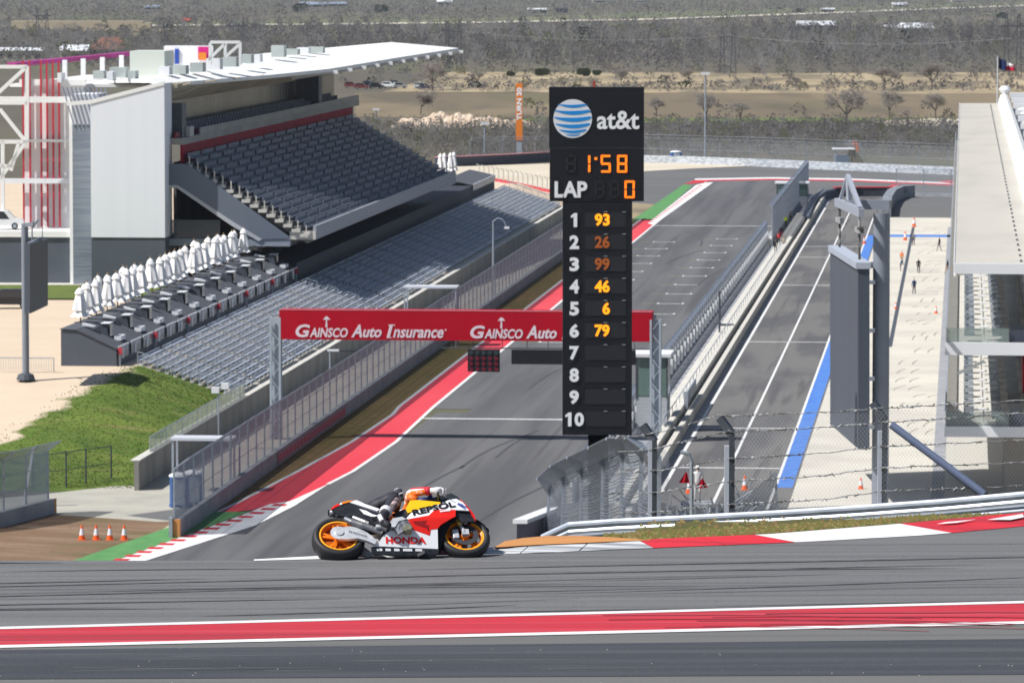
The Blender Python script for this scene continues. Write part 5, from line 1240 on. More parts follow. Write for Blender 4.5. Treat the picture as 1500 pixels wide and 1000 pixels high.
for v, f0, f1, sp in ((170,.12,1.05,26),(160,.0,1.05,30),(133,-.15,1.0,3.5),(130,-.15,.9,3.5),(127,-.2,.9,6),(122,-.3,.8,6),(116,-.2,.9,8),(112,.5,1.05,7),(118,.7,1.0,6),(108,-.3,1.05,6),(106,-.3,1.05,5)):
    Y = 259200/(v+45); rows.append((Y, halfw(Y)*f0, halfw(Y)*f1, sp, 2.4 if v < 150 else 3.2, 2.2))
forest('bank_bushes', 'scattered bare bushes over the dry bank and brown field', rows, wts=(2,4,4,.6,.3), tuft=44, fs=.12)
# trees that stand out one by one
def bare_tree(label, p, h, wd, group='bare trees standing alone', seed=0, grn=False):
    h = h*.92
    rd = random.Random(seed); r = thing('oak_tree' if grn else 'bare_tree', label, 'tree', p, 0, group)
    b = MB(); tips = []
    def grow(a, d, L, rad, lev):
        c = a+d*L; b.tube(a, c, rad*.62, 5 if lev < 2 else 3, rad*.4, cap=False)
        if lev >= 4 or L < .35: tips.append(c); return
        if lev >= 2: tips.append(c)
        for k in range(3 if lev else 5):
            n_ = (d+Vector((rd.uniform(-1,1)*wd, rd.uniform(-1,1)*wd, rd.uniform(-.5,.6)))*.8).normalized(); grow(c, n_, L*rd.uniform(.6,.85), rad*.6, lev+1)
    grow(Vector((0,0,-.2)), Vector((rd.uniform(-.1,.1),0,1)), h*(.24 if not grn else .12), h*.04, 0)
    b.build('trunk', tw[2], r); q = MB()
    for t_ in tips:
        for k in range(9 if not grn else 12):
            e = t_+Vector((rd.uniform(-1,1), rd.uniform(-1,1), rd.uniform(-.5,1)))*h*(.11 if not grn else .15); w = .045*(h/8) if not grn else h*.05
            if grn: e.z *= .8
            q.mi = 1 if rd.random() < .35 else 0; q.add([t_ if not grn else e+Vector((w,0,-w)), e, e+Vector((-w,.02,-w*1.6 if not grn else -w))], [(0,1,2)])
    q.build('crown', [tw[4], twigmat('evergreen_light',(.085,.105,.04))] if grn else [tw[1], tw[2]], r); return r
bt = [(1240,186,13,'broad bare tree on the brown field, left of the sand bank'),(1303,174,10,'bare tree above the sand bank'),(1370,172,8.5,'bare tree near the pit building roof corner on the brown field'),(1036,180,10,'bare tree left of the far light pole'),(1330,178,5,'low bare bush between two bare trees'),(962,170,7,'bare tree just right of the black pylon head'),(616,168,9,'bare forked tree standing above the sand heap'),(634,133,13,'wide bare tree over the silver parked car'),(1085,177,7,'bare tree right of the far light pole'),(1010,124,8,'bare tree on the dry bank right of the pylon'),(910,126,8,'bare tree on the dry bank above the pylon'),(700,126,7,'bare bush tree on the dry bank above the orange pillar'),(1295,132,11,'bare tree at the foot of the dry bank on the right'),(1365,131,11,'twin stem bare tree at the foot of the dry bank')]
for i, (u, v, h, lab) in enumerate(bt): bare_tree(lab, G(u, v), h, 1.15, seed=40+i)
for i, (u, v, h, lab) in enumerate(((795,112,8.5,'dark green oak above the orange pillar'),(748,112,6,'low dark green tree left of the oak pair'),(855,112,8,'rounded dark green oak above the pylon head'),(872,111,6.5,'small dark oak touching the rounded oak'),(633,92,7,'dark evergreen below the roof tip'),(727,128,4,'small dark bush on the dry bank'),(1467,28,14,'single dark tree far off by the pale road at right'),(1173,20,14,'dark tree beside the pale road, far centre right'),(560,20,22,'dark tree clump far off above the roof tip'),(440,18,22,'dark tree clump left of the blue roofs'))):
    bare_tree(lab, G(u, v), h, 1.35, 'evergreen trees', seed=80+i, grn=True)
# pale spoil heap
r = thing('spoil_heap', 'long pale heap of dug sand and rubble in the field', 'sand heap', G(650,187)); b = MB(); o_ = G(650,187); n = 60; rd = random.Random(2)
prof_h = [0,1.2,2.0,2.4,1.8,2.2,3.1,3.3,2.9,3.2,3.0,2.7,2.4,2.7,2.1,1.6,1.9,1.7,1.3,1.0,0]; rowsN = 9
pts = []
for i in range(61):
    f = i/60*20; j = min(19, int(f)); hh = prof_h[j]*(1-(f-j))+prof_h[j+1]*(f-j)
    for k in range(rowsN):
        g = k/(rowsN-1); z = hh*math.sin(math.pi*g)**.8*rd.uniform(.8,1.15) if 0 < g < 1 else 0; pts.append((-13+i*.6+rd.uniform(-.2,.2), (g-.5)*12, z))
b.add(pts, [(i*rowsN+k, (i+1)*rowsN+k, (i+1)*rowsN+k+1, i*rowsN+k+1) for i in range(60) for k in range(rowsN-1)])
b.build('heap', layered('spoil', (.62,.5,.38), [((.5,.37,.26), .5, None, .4, .65, .9), ((.7,.62,.52), .9, None, .5, .7, .6)], .95, .6, 1.5), r)
# far buildings
def shed(label, u0, u1, vb, vt, ve, wallc, roofc, dep=14, hip=False, group='far buildings', name='farm_building', wins=0):
    Y = 259200/(vb+45); a = G(u0, vb); c = G(u1, vb); k = Y/FOC; w = (u1-u0)*k; hw = (vb-ve)*k; hr = (vb-vt)*k
    r = thing(name, label, 'building', a, 0, group); MB().box(0,w,0,dep,0,hw).build('wall', wallc, r)
    b = MB()
    if hip: b.add([(-.5,-.5,hw),(w+.5,-.5,hw),(w+.5,dep+.5,hw),(-.5,dep+.5,hw),(w*.3,dep/2,hr),(w*.7,dep/2,hr)], [(0,1,5,4),(1,2,5),(2,3,4,5),(3,0,4),(3,2,1,0)])
    else: b.prism([(-.6,hw-.1),(dep/2,hr),(dep+.6,hw-.1)], 'x', -.5, w+.5)
    b.build('roof', roofc, r)
    for i in range(wins): MB().box(w*(i+.5)/wins-.6*w/wins*.5, w*(i+.5)/wins+.6*w/wins*.5, -.06, -.01, hw*.25, hw*.7).build('window', dglass, r)
    return r
wr = mat('shed_white_roof', (.72,.74,.77), .5); wc = mat('shed_pale_wall', (.5,.47,.4), .8); dk = mat('shed_dark', (.05,.055,.065), .8); tn = mat('tan_concrete', (.55,.46,.32), .9); bl_r = mat('roof_blue_grey', (.3,.36,.45), .5)
shed('long white roofed barn in the far woods, left one', 1169,1224,45,31,37,dk,wr,18,wins=3); shed('wide pale roofed barn in the far woods, right one', 1320,1367,48,34,41,dk,wr,22,wins=2); shed('low pale annex joined to the right far barn', 1297,1330,46,37,40,wc,wr,14,wins=1)
shed('white shed far off at the top above the orange pillar', 773,803,22,12,14,wc,wr,14,wins=2); shed('dark roofed shed beside the far white shed', 815,832,19,11,13,dk,dk,12,wins=1)
shed('pale long building at the far left edge behind the annex', -20,62,90,70,74,wc,wr,12,wins=6); shed('cream building with a pale sloping roof left of the brown hip roof', 88,128,92,66,74,tn,wr,12,wins=2)
shed('brown hip roofed house above the magenta canopy', 128,192,88,55,73,dk,mat('roof_brown',(.16,.075,.055),.9,(.2,.1,.07),.4),16,True,wins=2)
shed('blue roofed house far off at the top left', 438,478,10,3,7,dk,bl_r,30,wins=2); shed('second blue roofed house at the top, right of the first', 482,508,9,3,6,dk,bl_r,30,wins=2); shed('pale house at the very top above the roof tip', 640,662,9,-2,3,wc,wr,30,wins=2); shed('small white house at the top centre', 868,890,5,-3,0,wc,wr,30,wins=1); shed('white house at the top right', 930,952,4,-4,0,wc,wr,30,wins=1)
shed('pale blue house at the upper left', 212,232,14,8,11,dk,bl_r,24,wins=1); shed('white farm shed beside the pale road at right', 1308,1330,11,4,7,wc,wr,20,wins=1); shed('white truck-like shed by the road, left of the barns', 1204,1222,18,12,14,dk,wr,10,wins=1)
shed('small red roofed shed beside the far left road', 268,280,33,27,30,dk,mat('roof_red',(.5,.08,.04),.7),10,wins=1); shed('white sheds in a cluster at the top right', 1395,1420,4,-5,0,wc,wr,24,wins=1)
r = thing('unfinished_bridge', 'long tan concrete overpass under construction at the upper left', 'bridge', G(16,56)); k = (259200/101)/FOC
for x0, x1, z0, z1 in ((0,194,13*k,25*k),(194,205,8*k,22*k),(-16,16,-6*k,8*k),(16,60,-1*k,4*k),(100,240,10*k,13*k),(150,190,3*k,8*k)):
    b = MB(); b.box(x0*k,x1*k,0,12,max(0,z0),z1); b.build('deck' if z0 > 10*k else 'abutment', tn, r)
for x in range(10,195,26): MB().box(x*k,(x+4)*k,2,10,0,13*k).build('pier', tn, r)
# lattice pylons
def pylon(label, u, vb, vt, w=9):
    Y = 259200/(vb+45); p = G(u, vb); H_ = at(u, vt, Y).z; k = Y/FOC; r = thing('power_pylon', label, 'power pylon', p, 0, 'power line pylons'); m = mat('pylon_steel', (.1,.1,.11), .7)
    for x in (-w*k, w*k):
        b = MB()
        for dx in (-.6,.6): b.bar((x+dx*1.6,0,0),(x+dx*.5,0,H_),.3,.3)
        n = 12
        for i in range(n): q = 1 if i%2 else -1; b.bar((x-q*.9,0,i*H_/n),(x+q*.9,0,(i+1)*H_/n),.15,.15)
        b.build('leg', m, r)
    b = MB(); b.bar((-w*k*1.9,0,H_*.8),(w*k*1.9,0,H_*.8),.5,.6); b.bar((-w*k,0,H_*.8),(w*k,0,H_*.45),.2,.2); b.bar((w*k,0,H_*.8),(-w*k,0,H_*.45),.2,.2); b.build('cross_arm', m, r)
pylon('dark lattice power pylon above the roof tip', 664,106,30); pylon('dark lattice power pylon in the woods right of the black scoring pylon', 1066,108,40,8); pylon('power pylon at the right edge behind the flag', 1483,112,20); pylon('thin power pylon above the roof frame at left', 348,70,30,8); pylon('dark power pylon in front of the tan overpass', 62,62,14,7)
b = MB(); P = [at(-200,60,3000)]
for (u, v, Y) in ((348,40,2300),(664,44,1717),(1066,52,1694),(1483,56,1650)): P.append(at(u,v,Y))
r = thing('power_line', 'thin power line strung across the woods between pylons', 'power line', P[1]); b = MB()
for dz in (0,):
    for a, c in zip(P, P[1:]):
        pr_ = None
        for i in range(13):
            f = i/12; q = a.lerp(c, f)-P[1]; q.z -= 2.5*4*f*(1-f)+dz
            if pr_ is not None: b.tube(pr_, q, .05, 3, cap=False)
            pr_ = q
b.build('wire', mat('wire_pale', (.25,.25,.26), .6), r)
# ------------------------------------------------------------------ skinned figures
def figure(name, mats, joints, bones, parent=None, sub=1, loc=None):
    """joints: {name:(x,y,z,r)}; bones: [(a,b,material index)]. One continuous skin grown over the bones."""
    keys = list(joints); idx = {k: i for i, k in enumerate(keys)}
    me = bpy.data.meshes.new(name); me.from_pydata([joints[k][:3] for k in keys], [(idx[a], idx[b]) for a, b, _ in bones], [])
    ob = bpy.data.objects.new(name, me); COL.objects.link(ob)
    sk = ob.modifiers.new('skin', 'SKIN'); sk.use_smooth_shade = True; sk.branch_smoothing = .3
    for i, k in enumerate(keys):
        r = joints[k][3]; me.skin_vertices[0].data[i].radius = (r, r) if not isinstance(r, tuple) else r
    me.skin_vertices[0].data[0].use_root = True
    if sub: s_ = ob.modifiers.new('sub', 'SUBSURF'); s_.levels = sub; s_.render_levels = sub
    bpy.context.view_layer.update()
    m2 = bpy.data.meshes.new_from_object(ob.evaluated_get(bpy.context.evaluated_depsgraph_get()))
    for m in mats: m2.materials.append(m)
    segs = [(Vector(joints[a][:3]), Vector(joints[b][:3]), mi) for a, b, mi in bones]; out = []
    for p in m2.polygons:
        c = p.center; best = (9e9, 0)
        for a, b_, mi in segs:
            d = b_-a; t = max(0, min(1, (c-a).dot(d)/max(1e-9, d.length_squared))); q = (a+d*t-c).length
            if q < best[0]: best = (q, mi)
        out.append(best[1])
    m2.polygons.foreach_set('material_index', out); m2.polygons.foreach_set('use_smooth', [True]*len(m2.polygons)); m2.update()
    ob.modifiers.clear(); ob.data = m2; m2.name = name; bpy.data.meshes.remove(me)
    if parent: ob.parent = parent
    if loc is not None: ob.location = loc
    return ob

# ------------------------------------------------------------------ the racing motorcycle, leaning away from the camera
LEAN = R_(50.5)
RB = G(499.5, 820.3, ZN); 
bike = thing('racing_motorcycle', 'white, red, orange and yellow racing motorcycle leaned over hard by the kerb', 'motorcycle', RB)
YAW = R_(9.5)
bike.rotation_mode = 'XYZ'
# lean about the line through both contact patches, then turn towards the heading
bike.matrix_world = Matrix.Translation(RB) @ Matrix.Rotation(YAW, 4, 'Z') @ Matrix.Rotation(-LEAN, 4, 'X')
bpy.context.view_layer.update()
# side-view coordinates (a, b) taken on a 1500x750 enlargement of the machine; w = distance out from the centre plane
CY = math.cos(LEAN-R_(6.8)); SY = math.sin(LEAN-R_(6.8)); PM = 129.0
def bk(a, b, w=0.0):
    u = 440+a/5; v = 690+b/5; x = (u-499.5)/(PM*math.cos(YAW)); vc = 790-x*3.6
    return Vector((x, -w, .305+((vc-v)/PM-SY*w)/CY))
def carb(n, c, **k): return mat(n, c, k.pop('rough', .35), **k)
B_BLK = mat('carbon_black', (.013,.014,.018), .35, (.03,.03,.035), 14, coat=.3); B_WHT = mat('fairing_white', (.84,.84,.86), .3, coat=.4)
B_RED = mat('fairing_red', (.78,.02,.012), .3, coat=.4); B_YEL = mat('fairing_yellow', (.88,.50,.01), .3, coat=.4); B_ORG = mat('wheel_orange', (.85,.22,.015), .35)
B_YOR = mat('rim_edge_yellow', (.9,.42,.03), .35); B_SIL = mat('machined_silver', (.72,.73,.75), .35, (.5,.52,.55), 12, metal=.35); B_GLD = mat('fork_gold', (.6,.42,.1), .3, metal=.6)
B_GRY = mat('engine_grey', (.22,.23,.26), .45, (.08,.085,.1), 16, lo=.45, hi=.55); B_TYR = mat('slick_rubber', (.022,.022,.025), .55, (.03,.03,.034), 8)
def wheel(name, x, R, r, rim_r, rimw, front):
    z = R; h = bpy.data.objects.new(name, None)
    n, m = 40, 14; b = MB()
    for i in range(n):
        w = 2*math.pi*i/n
        for j in range(m):
            q = 2*math.pi*j/m; cr = math.cos(q); sr = math.sin(q); rad = (R+rim_r)/2+(R-rim_r)/2*(abs(cr)**.8)*(1 if cr > 0 else -1); b.v.append((x+rad*math.cos(w), r*1.02*sr, z+rad*math.sin(w)))
    for i in range(n):
        for j in range(m): b.f.append((i*m+j, ((i+1)%n)*m+j, ((i+1)%n)*m+(j+1)%m, i*m+(j+1)%m)); b.m.append(0)
    t = b.build('wheel', B_TYR, bike, smooth=True)
    b = MB(); b.lathe([(rim_r,-rimw),(rim_r+.008,-rimw),(rim_r+.008,rimw),(rim_r,rimw),(rim_r-.022,rimw*.75),(rim_r-.028,0),(rim_r-.022,-rimw*.75),(rim_r,-rimw)],40,(x,0,z),'y'); b.build('rim', B_ORG, t, smooth=False)
    b = MB(); b.lathe([(rim_r-.004,-rimw-.003),(rim_r+.012,-rimw-.003),(rim_r+.012,-rimw+.012),(rim_r-.004,-rimw+.012),(rim_r-.004,-rimw-.003)],40,(x,0,z),'y'); b.build('rim_edge', B_YOR, t)
    MB().lathe([(.06,-.012),(rim_r-.015,-.02),(rim_r-.015,.02),(.06,.012)],32,(x,0,z),'y').build('rim_dish', mat('dish_orange', (.42,.10,.01), .4), t) if not front else None
    for k in range(5):
        a = 2*math.pi*k/5+.4; b = MB()
        for da in (-.14,.14):
            p = Vector((x+.045*math.cos(a),-.03,z+.045*math.sin(a))); q = Vector((x+(rim_r-.012)*math.cos(a+da),-rimw*.6,z+(rim_r-.012)*math.sin(a+da))); b.bar(p, q, .022, .03)
        b.build('spoke', B_ORG, t)
    MB().lathe([(0,-.09),(.035,-.09),(.05,-.04),(.05,.04),(.035,.09),(0,.09)],14,(x,0,z),'y').build('hub', B_ORG, t)
    return t
w1 = wheel('rear', 0, .305, .098, .212, .085, False)
w2 = wheel('front', 1.447, .300, .066, .213, .052, True)
# brake discs and caliper of the front wheel
for s_ in (-1, 1):
    b = MB(); b.lathe([(.10,-.003),(.16,-.003),(.16,.003),(.10,.003),(.10,-.003)],32,(1.447,s_*.072,.300),'y'); b.build('brake_disc', mat('disc_dark',(.09,.09,.1),.4,metal=.5), w2)
    b = MB(); b.box(1.447-.14,1.447-.07,s_*.072-.03,s_*.072+.03,.23,.36); b.build('caliper', B_SIL, bike, bevel=.01)
    top = bk(1165,312,.1); b = MB(); q = Vector((1.447,-.1*1,.300)); p = Vector((top.x, .1*s_, top.z)); q = Vector((1.447, .1*s_, .300)); mid = p.lerp(q, .55)
    b.tube(p, mid, .027, 12); b.build('fork_tube', B_GLD, bike, smooth=True); b = MB(); b.tube(mid, q, .022, 12); b.build('fork_slider', B_SIL, bike, smooth=True)
    MB().box(1.447-.035,1.447+.045,s_*.1-.02,s_*.1+.02,.26,.34).build('axle_clamp', B_SIL, bike)
b = MB(); n = 14                                       # front mudguard
for i in range(n+1):
    a = R_(20+112*i/n)
    for j in range(7):
        q = -1+2*j/6; rr = .325-.05*q*q; b.v.append((1.447+rr*math.cos(a), .085*q, .300+rr*math.sin(a)))
for i in range(n):
    for j in range(6): b.f.append((i*7+j, i*7+j+1, (i+1)*7+j+1, (i+1)*7+j)); b.m.append(0)
fend = b.build('front_mudguard', B_BLK, bike, smooth=True)
def skin_panel(name, pts, m, prof, thick=.01, both=True, parent=None, cuts=10, smooth=True):
    """a body panel: side outline in enlargement coordinates; prof(x,z) gives the half width there"""
    P = []
    for a, c in pts:
        w = .2
        for _ in range(16): q = bk(a, c, w); w = .5*w+.5*prof(q.x, q.z)
        P.append((q.x, q.z))
    objs = []
    for s_ in ((-1, 1) if both else (-1,)):
        bm = bmesh.new(); vs = [bm.verts.new((x, 0, z)) for x, z in P]; bm.faces.new(vs)
        x0 = min(p[0] for p in P); x1 = max(p[0] for p in P); z0 = min(p[1] for p in P); z1 = max(p[1] for p in P)
        for k in range(1, cuts):
            for co, no in (((x0+(x1-x0)*k/cuts,0,0),(1,0,0)), ((0,0,z0+(z1-z0)*k/cuts),(0,0,1))):
                bmesh.ops.bisect_plane(bm, geom=bm.verts[:]+bm.edges[:]+bm.faces[:], plane_co=co, plane_no=no)
        bmesh.ops.triangulate(bm, faces=bm.faces[:])
        for v in bm.verts: v.co.y = s_*prof(v.co.x, v.co.z)
        ex = bmesh.ops.extrude_face_region(bm, geom=bm.faces[:])
        for v in [e for e in ex['geom'] if isinstance(e, bmesh.types.BMVert)]: v.co.y -= s_*thick
        bmesh.ops.recalc_face_normals(bm, faces=bm.faces[:])
        me = bpy.data.meshes.new(name); bm.to_mesh(me); bm.free(); me.materials.append(m)
        o = bpy.data.objects.new(name, me); COL.objects.link(o); o.parent = parent or bike; objs.append(o)
    return objs
def fw(x, z):                                           # half width of the fairing
    a = .245-.10*max(0, (x-1.15)/.55)**2-.05*max(0, (.45-x)/.5)
    if z > .62: a -= .42*(z-.62)**1.25
    if z < .40: a -= .53*(.40-z)
    return max(.03, a)
def tw_(x, z): return max(.02, .12-.25*max(0, z-.86)-.03*max(0, -x))
skin_panel('fairing_white_lower', [(618,452),(700,403),(760,420),(822,408),(955,456),(958,410),(1012,405),(1006,552),(522,538),(575,510)], B_WHT, fw, .012)
skin_panel('fairing_red_side', [(800,337),(955,306),(1000,268),(1160,262),(1150,312),(1085,345),(1035,375),(1010,405),(962,411),(950,455),(830,412)], B_RED, lambda x, z: fw(x,z)+.004, .012)
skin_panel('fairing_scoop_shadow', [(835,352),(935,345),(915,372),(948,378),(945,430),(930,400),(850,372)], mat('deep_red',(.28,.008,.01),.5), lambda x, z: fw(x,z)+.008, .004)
skin_panel('fairing_white_upper', [(788,330),(830,288),(905,262),(1050,222),(1130,188),(1185,180),(1225,205),(1262,268),(1160,264),(1000,270),(955,308),(800,336)], B_WHT, lambda x, z: fw(x,z)-.002, .012)
skin_panel('nose_red_edge', [(1186,165),(1215,178),(1265,240),(1303,300),(1306,346),(1296,330),(1262,268),(1225,205)], B_RED, lambda x, z: fw(x,z)-.03, .012)
skin_panel('front_cowl_black', [(1160,264),(1262,268),(1302,335),(1300,350),(1190,350),(1155,300)], B_BLK, lambda x, z: fw(x,z)-.035, .012)
skin_panel('front_opening', [(1152,290),(1190,300),(1150,345),(1110,380),(1060,470),(1030,560),(1008,575),(1008,470),(1014,408),(1040,378),(1090,345)], mat('duct_black',(.006,.006,.008),.7), lambda x, z: fw(x,z)-.06, .01)
skin_panel('belly_pan', [(520,541),(1008,556),(1012,580),(985,596),(900,604),(540,598),(522,580)], B_BLK, lambda x, z: fw(x,z)-.003, .012)
MB().hexa([bk(900,585,.12),bk(850,612,.06),bk(880,612,-.06),bk(930,585,-.12)],[bk(900,560,.12),bk(850,590,.06),bk(880,590,-.06),bk(930,560,-.12)]).build('belly_fin', B_BLK, bike)
skin_panel('tank_cover', [(800,258),(842,196),(905,192),(1062,206),(1060,218),(960,248),(905,260),(860,272),(812,290)], B_YEL, lambda x, z: max(.03,.2-.9*max(0,z-.8)), .012)
skin_panel('tank_side_black', [(690,300),(800,258),(812,290),(860,272),(830,288),(788,328),(720,320)], B_BLK, lambda x, z: .17, .01)
skin_panel('seat_unit_side', [(265,268),(335,232),(400,214),(452,236),(520,262),(600,290),(690,300),(640,335),(560,345),(480,345),(430,325),(380,318),(330,316),(300,300)], B_BLK, tw_, .01)
skin_panel('tail_white', [(325,236),(345,214),(402,200),(462,198),(520,225),(620,262),(600,276),(520,250),(452,228),(400,212)], B_WHT, lambda x, z: tw_(x,z)+.004, .012)
skin_panel('seat_white_flash', [(470,262),(520,275),(560,300),(600,310),(560,322),(500,300)], B_WHT, lambda x, z: tw_(x,z)+.006, .006)
skin_panel('tail_tip_red', [(262,262),(290,240),(326,222),(332,236),(300,250),(270,268)], B_RED, lambda x, z: tw_(x,z)+.006, .012)
skin_panel('tail_orange_flash', [(345,214),(402,200),(440,199),(400,213),(350,226)], B_ORG, lambda x, z: tw_(x,z)+.008, .006)
# solid core so that the two sides are one body: seat hump, tank, engine
def core(name, pts, w, m, bev=.02):
    P = [bk(a, c, w) for a, c in pts]; b = MB().prism([(p.x, p.z) for p in P], 'y', -w, w); return b.build(name, m, bike, bevel=bev)
core('seat_hump', [(300,262),(345,222),(405,206),(465,206),(540,236),(650,276),(640,310),(480,320),(400,300)], .10, B_WHT)
core('seat_pad', [(470,215),(520,208),(620,250),(700,285),(600,285)], .105, mat('seat_foam',(.015,.016,.03),.8))
core('tank', [(800,262),(842,202),(905,196),(1062,210),(1050,260),(900,300),(760,320)], .16, B_YEL, .03)
core('engine', [(640,350),(810,330),(860,400),(960,430),(975,500),(640,500),(590,480)], .11, B_GRY)
skin_panel('engine_cover', [(668,350),(715,335),(800,338),(828,404),(760,420),(715,448),(690,405),(655,410)], B_GRY, lambda x, z: .225, .03, both=False)
c = bk(790,396,.25); b = MB(); b.lathe([(0,-.02),(.045,-.02),(.055,0),(.055,.06),(0,.06)],20,(c.x,c.y+.01,c.z),'y'); b.build('clutch_cover', mat('clutch_bronze',(.36,.35,.24),.35,(.22,.22,.17),20,metal=.5), bike, smooth=False)
skin_panel('engine_silver_plate', [(690,330),(760,318),(790,335),(730,352),(700,392),(668,400),(668,360)], B_SIL, lambda x, z: .235, .012, both=False)
# radiator / front void between the side panels
core('radiator', [(1010,300),(1130,270),(1060,400),(1000,500),(960,480)], .12, mat('duct_black',(.006,.006,.008)))
# screen, dash, bars
skin_panel('windscreen', [(1075,205),(1120,150),(1160,138),(1205,165),(1225,205),(1185,182),(1130,190)], mat('smoked_screen',(.03,.035,.04),.1,spec=.8), lambda x, z: max(.03,.15-.5*max(0,z-.95)), .006)
core('nose_core', [(1120,200),(1190,168),(1262,255),(1296,330),(1200,340),(1120,300)], .13, B_BLK, .03)
core('cockpit', [(960,225),(1010,170),(1100,150),(1150,190),(1080,225)], .12, B_BLK, .015)
for s_ in (-1, 1):
    p = bk(1075,150,.25); b = MB(); b.tube((p.x-.02, s_*.14, p.z-.02), (p.x-.06, s_*.33, p.z-.05), .017, 10); b.build('clip_on_bar', B_BLK, bike)
    MB().tube((p.x+.05, s_*.2, p.z), (p.x+.03, s_*.36, p.z-.02), .007, 6).build('brake_lever', B_SIL, bike)
# swing arm, exhausts, rear set
skin_panel('swing_arm', [(262,425),(300,402),(380,392),(440,398),(505,440),(562,492),(545,522),(500,500),(430,478),(350,486),(300,484),(262,462)], B_SIL, lambda x, z: .14, .035)
c = Vector((0,-.135,.305)); b = MB(); b.lathe([(0,-.02),(.05,-.02),(.05,.03),(0,.03)],14,tuple(c),'y'); b.lathe([(.05,-.0),(.1,-.0),(.1,.006),(.05,.006),(.05,0)],24,tuple(c),'y'); b.build('axle_carrier', B_SIL, bike)
b = MB(); b.path([bk(255,294,.06), bk(300,300,.06), bk(345,305,.06), bk(420,330,.06)], .045, 14); b.build('upper_exhaust', mat('titanium',(.30,.29,.28),.4,(.12,.13,.18),6,metal=.5), bike, smooth=True)
b = MB(); b.lathe([(0,0),(.035,0),(.035,.02),(0,.02)],12,tuple(bk(246,293,.06)),'x'); b.build('exhaust_mouth', mat('duct_black',(.006,.006,.008)), bike)
b = MB(); b.path([bk(352,338,.15), bk(400,362,.16), bk(470,385,.17), bk(540,410,.17), bk(610,440,.16)], .036, 14); b.build('lower_exhaust', MATS['titanium'], bike)
b = MB(); b.path([bk(420,330,.1), bk(500,365,.14), bk(560,395,.15)], .03, 10); b.build('exhaust_link', MATS['titanium'], bike)
b = MB(); b.box(*sorted((bk(560,400,.2).x, bk(640,400,.2).x)), -.24, -.16, bk(600,412,.2).z, bk(600,395,.2).z); b.build('foot_peg', B_SIL, bike)
b = MB(); b.bar(bk(520,360,.19), bk(640,400,.2), .02, .05); b.build('heel_guard', B_BLK, bike)
b = MB(); b.tube(bk(560,330,.1), bk(520,440,.1), .03); b.build('shock', B_BLK, bike)
# lettering on the fairing
def wrap(txt, a0, b0, a1, b1, hh, m, off, prof, bold=.03, shear=0, name='lettering', base='mid'):
    """lettering laid along the side panel from enlargement point 0 to 1; hh = letter height in metres"""
    w = .22
    def onp(a, c):
        w = .2
        for _ in range(16): q = bk(a, c, w); w = .5*w+.5*prof(q.x, q.z)
        return q
    p, q = onp(a0, b0), onp(a1, b1); d = q-p; L = math.hypot(d.x, d.z); v, f = textmesh(txt, L, hh, bold=bold, shear=shear)
    ca_, sa_ = d.x/L, d.z/L; out = []; mx = (p.x+q.x)/2; mz = (p.z+q.z)/2
    for x, y, z in v:
        X = mx+x*ca_-z*sa_; Z = mz+x*sa_+z*ca_; out.append((X, -prof(X, Z)-off, Z))
    b = MB(); b.add(out, f); return b.build(name, m, bike)
ink = mat('black_ink',(.008,.008,.012),.5)
wrap('REPSOL', 835,292, 1160,222, .092, ink, .006, fw, .04, .1)
wrap('HONDA', 628,494, 922,494, .072, mat('red_ink',(.75,.02,.02),.5), .006, fw, .045)
for s0, s1 in ((560,600),(622,662),(685,725),(750,818),(840,890)): wrap('BBBB' if s1-s0 < 50 else 'BBBBBB', s0,563, s1,564, .026, B_WHT, .004, lambda x, z: fw(x,z)-.001, .12, name='sponsor_patch')
wrap('HRC', 1185,218, 1242,252, .05, mat('blue_ink',(.03,.06,.35),.5), .006, fw, .06)
wrap('93', 1200,350, 1248,362, .07, B_WHT, .01, lambda x, z: .1, .05, name='race_number')
wrap('SHOWA', 365,428, 500,470, .035, mat('grey_ink',(.2,.2,.22),.5), .005, lambda x, z: .14, .02)
wrap('BBBBBB', 1040,280, 1120,270, .02, B_WHT, .008, lambda x, z: fw(x,z)+.004, .1, name='sponsor_patch')

# ------------------------------------------------------------------ the rider, hung off the far side
L_WHT = mat('leather_white',(.78,.76,.78),.55,(.6,.58,.62),9); L_BLK = mat('leather_black',(.018,.018,.024),.5,(.05,.05,.06),14); L_ORG = mat('leather_orange',(.86,.19,.03),.5,(.8,.75,.72),7,lo=.54,hi=.6); L_RED = mat('leather_red',(.6,.02,.04),.55); L_NAVY = mat('leather_navy',(.02,.04,.16),.55); L_PNK = mat('leather_pale',(.5,.36,.37),.6,(.03,.03,.03),18)
rid = thing('person', 'motorcycle racer in black, white and orange leathers hanging off the far side of the machine', 'person', RB)
rid.matrix_world = bike.matrix_world.copy()
def J(v, r): return (v.x, v.y, v.z, r)
hipR = Vector((.42,.10,.88)); pel = Vector((.44,.24,.84)); hipL = Vector((.46,.36,.80)); chest = Vector((.80,.36,.80)); neck = Vector((.96,.42,.80)); head = Vector((1.10,.46,.78))
shR = Vector((.90,.17,.90)); shL = Vector((.92,.52,.68)); kneeR = bk(745,175,.14); kneeR = Vector((kneeR.x, -.12, kneeR.z)); ankR = bk(588,350,.27); toeR = bk(662,392,.29); heelR = bk(560,345,.19)
elbR = bk(858,140,.06); wrR = bk(1005,122,.22); hdR = bk(1062,118,.27)
kn_ = bk(752,168,.16); 
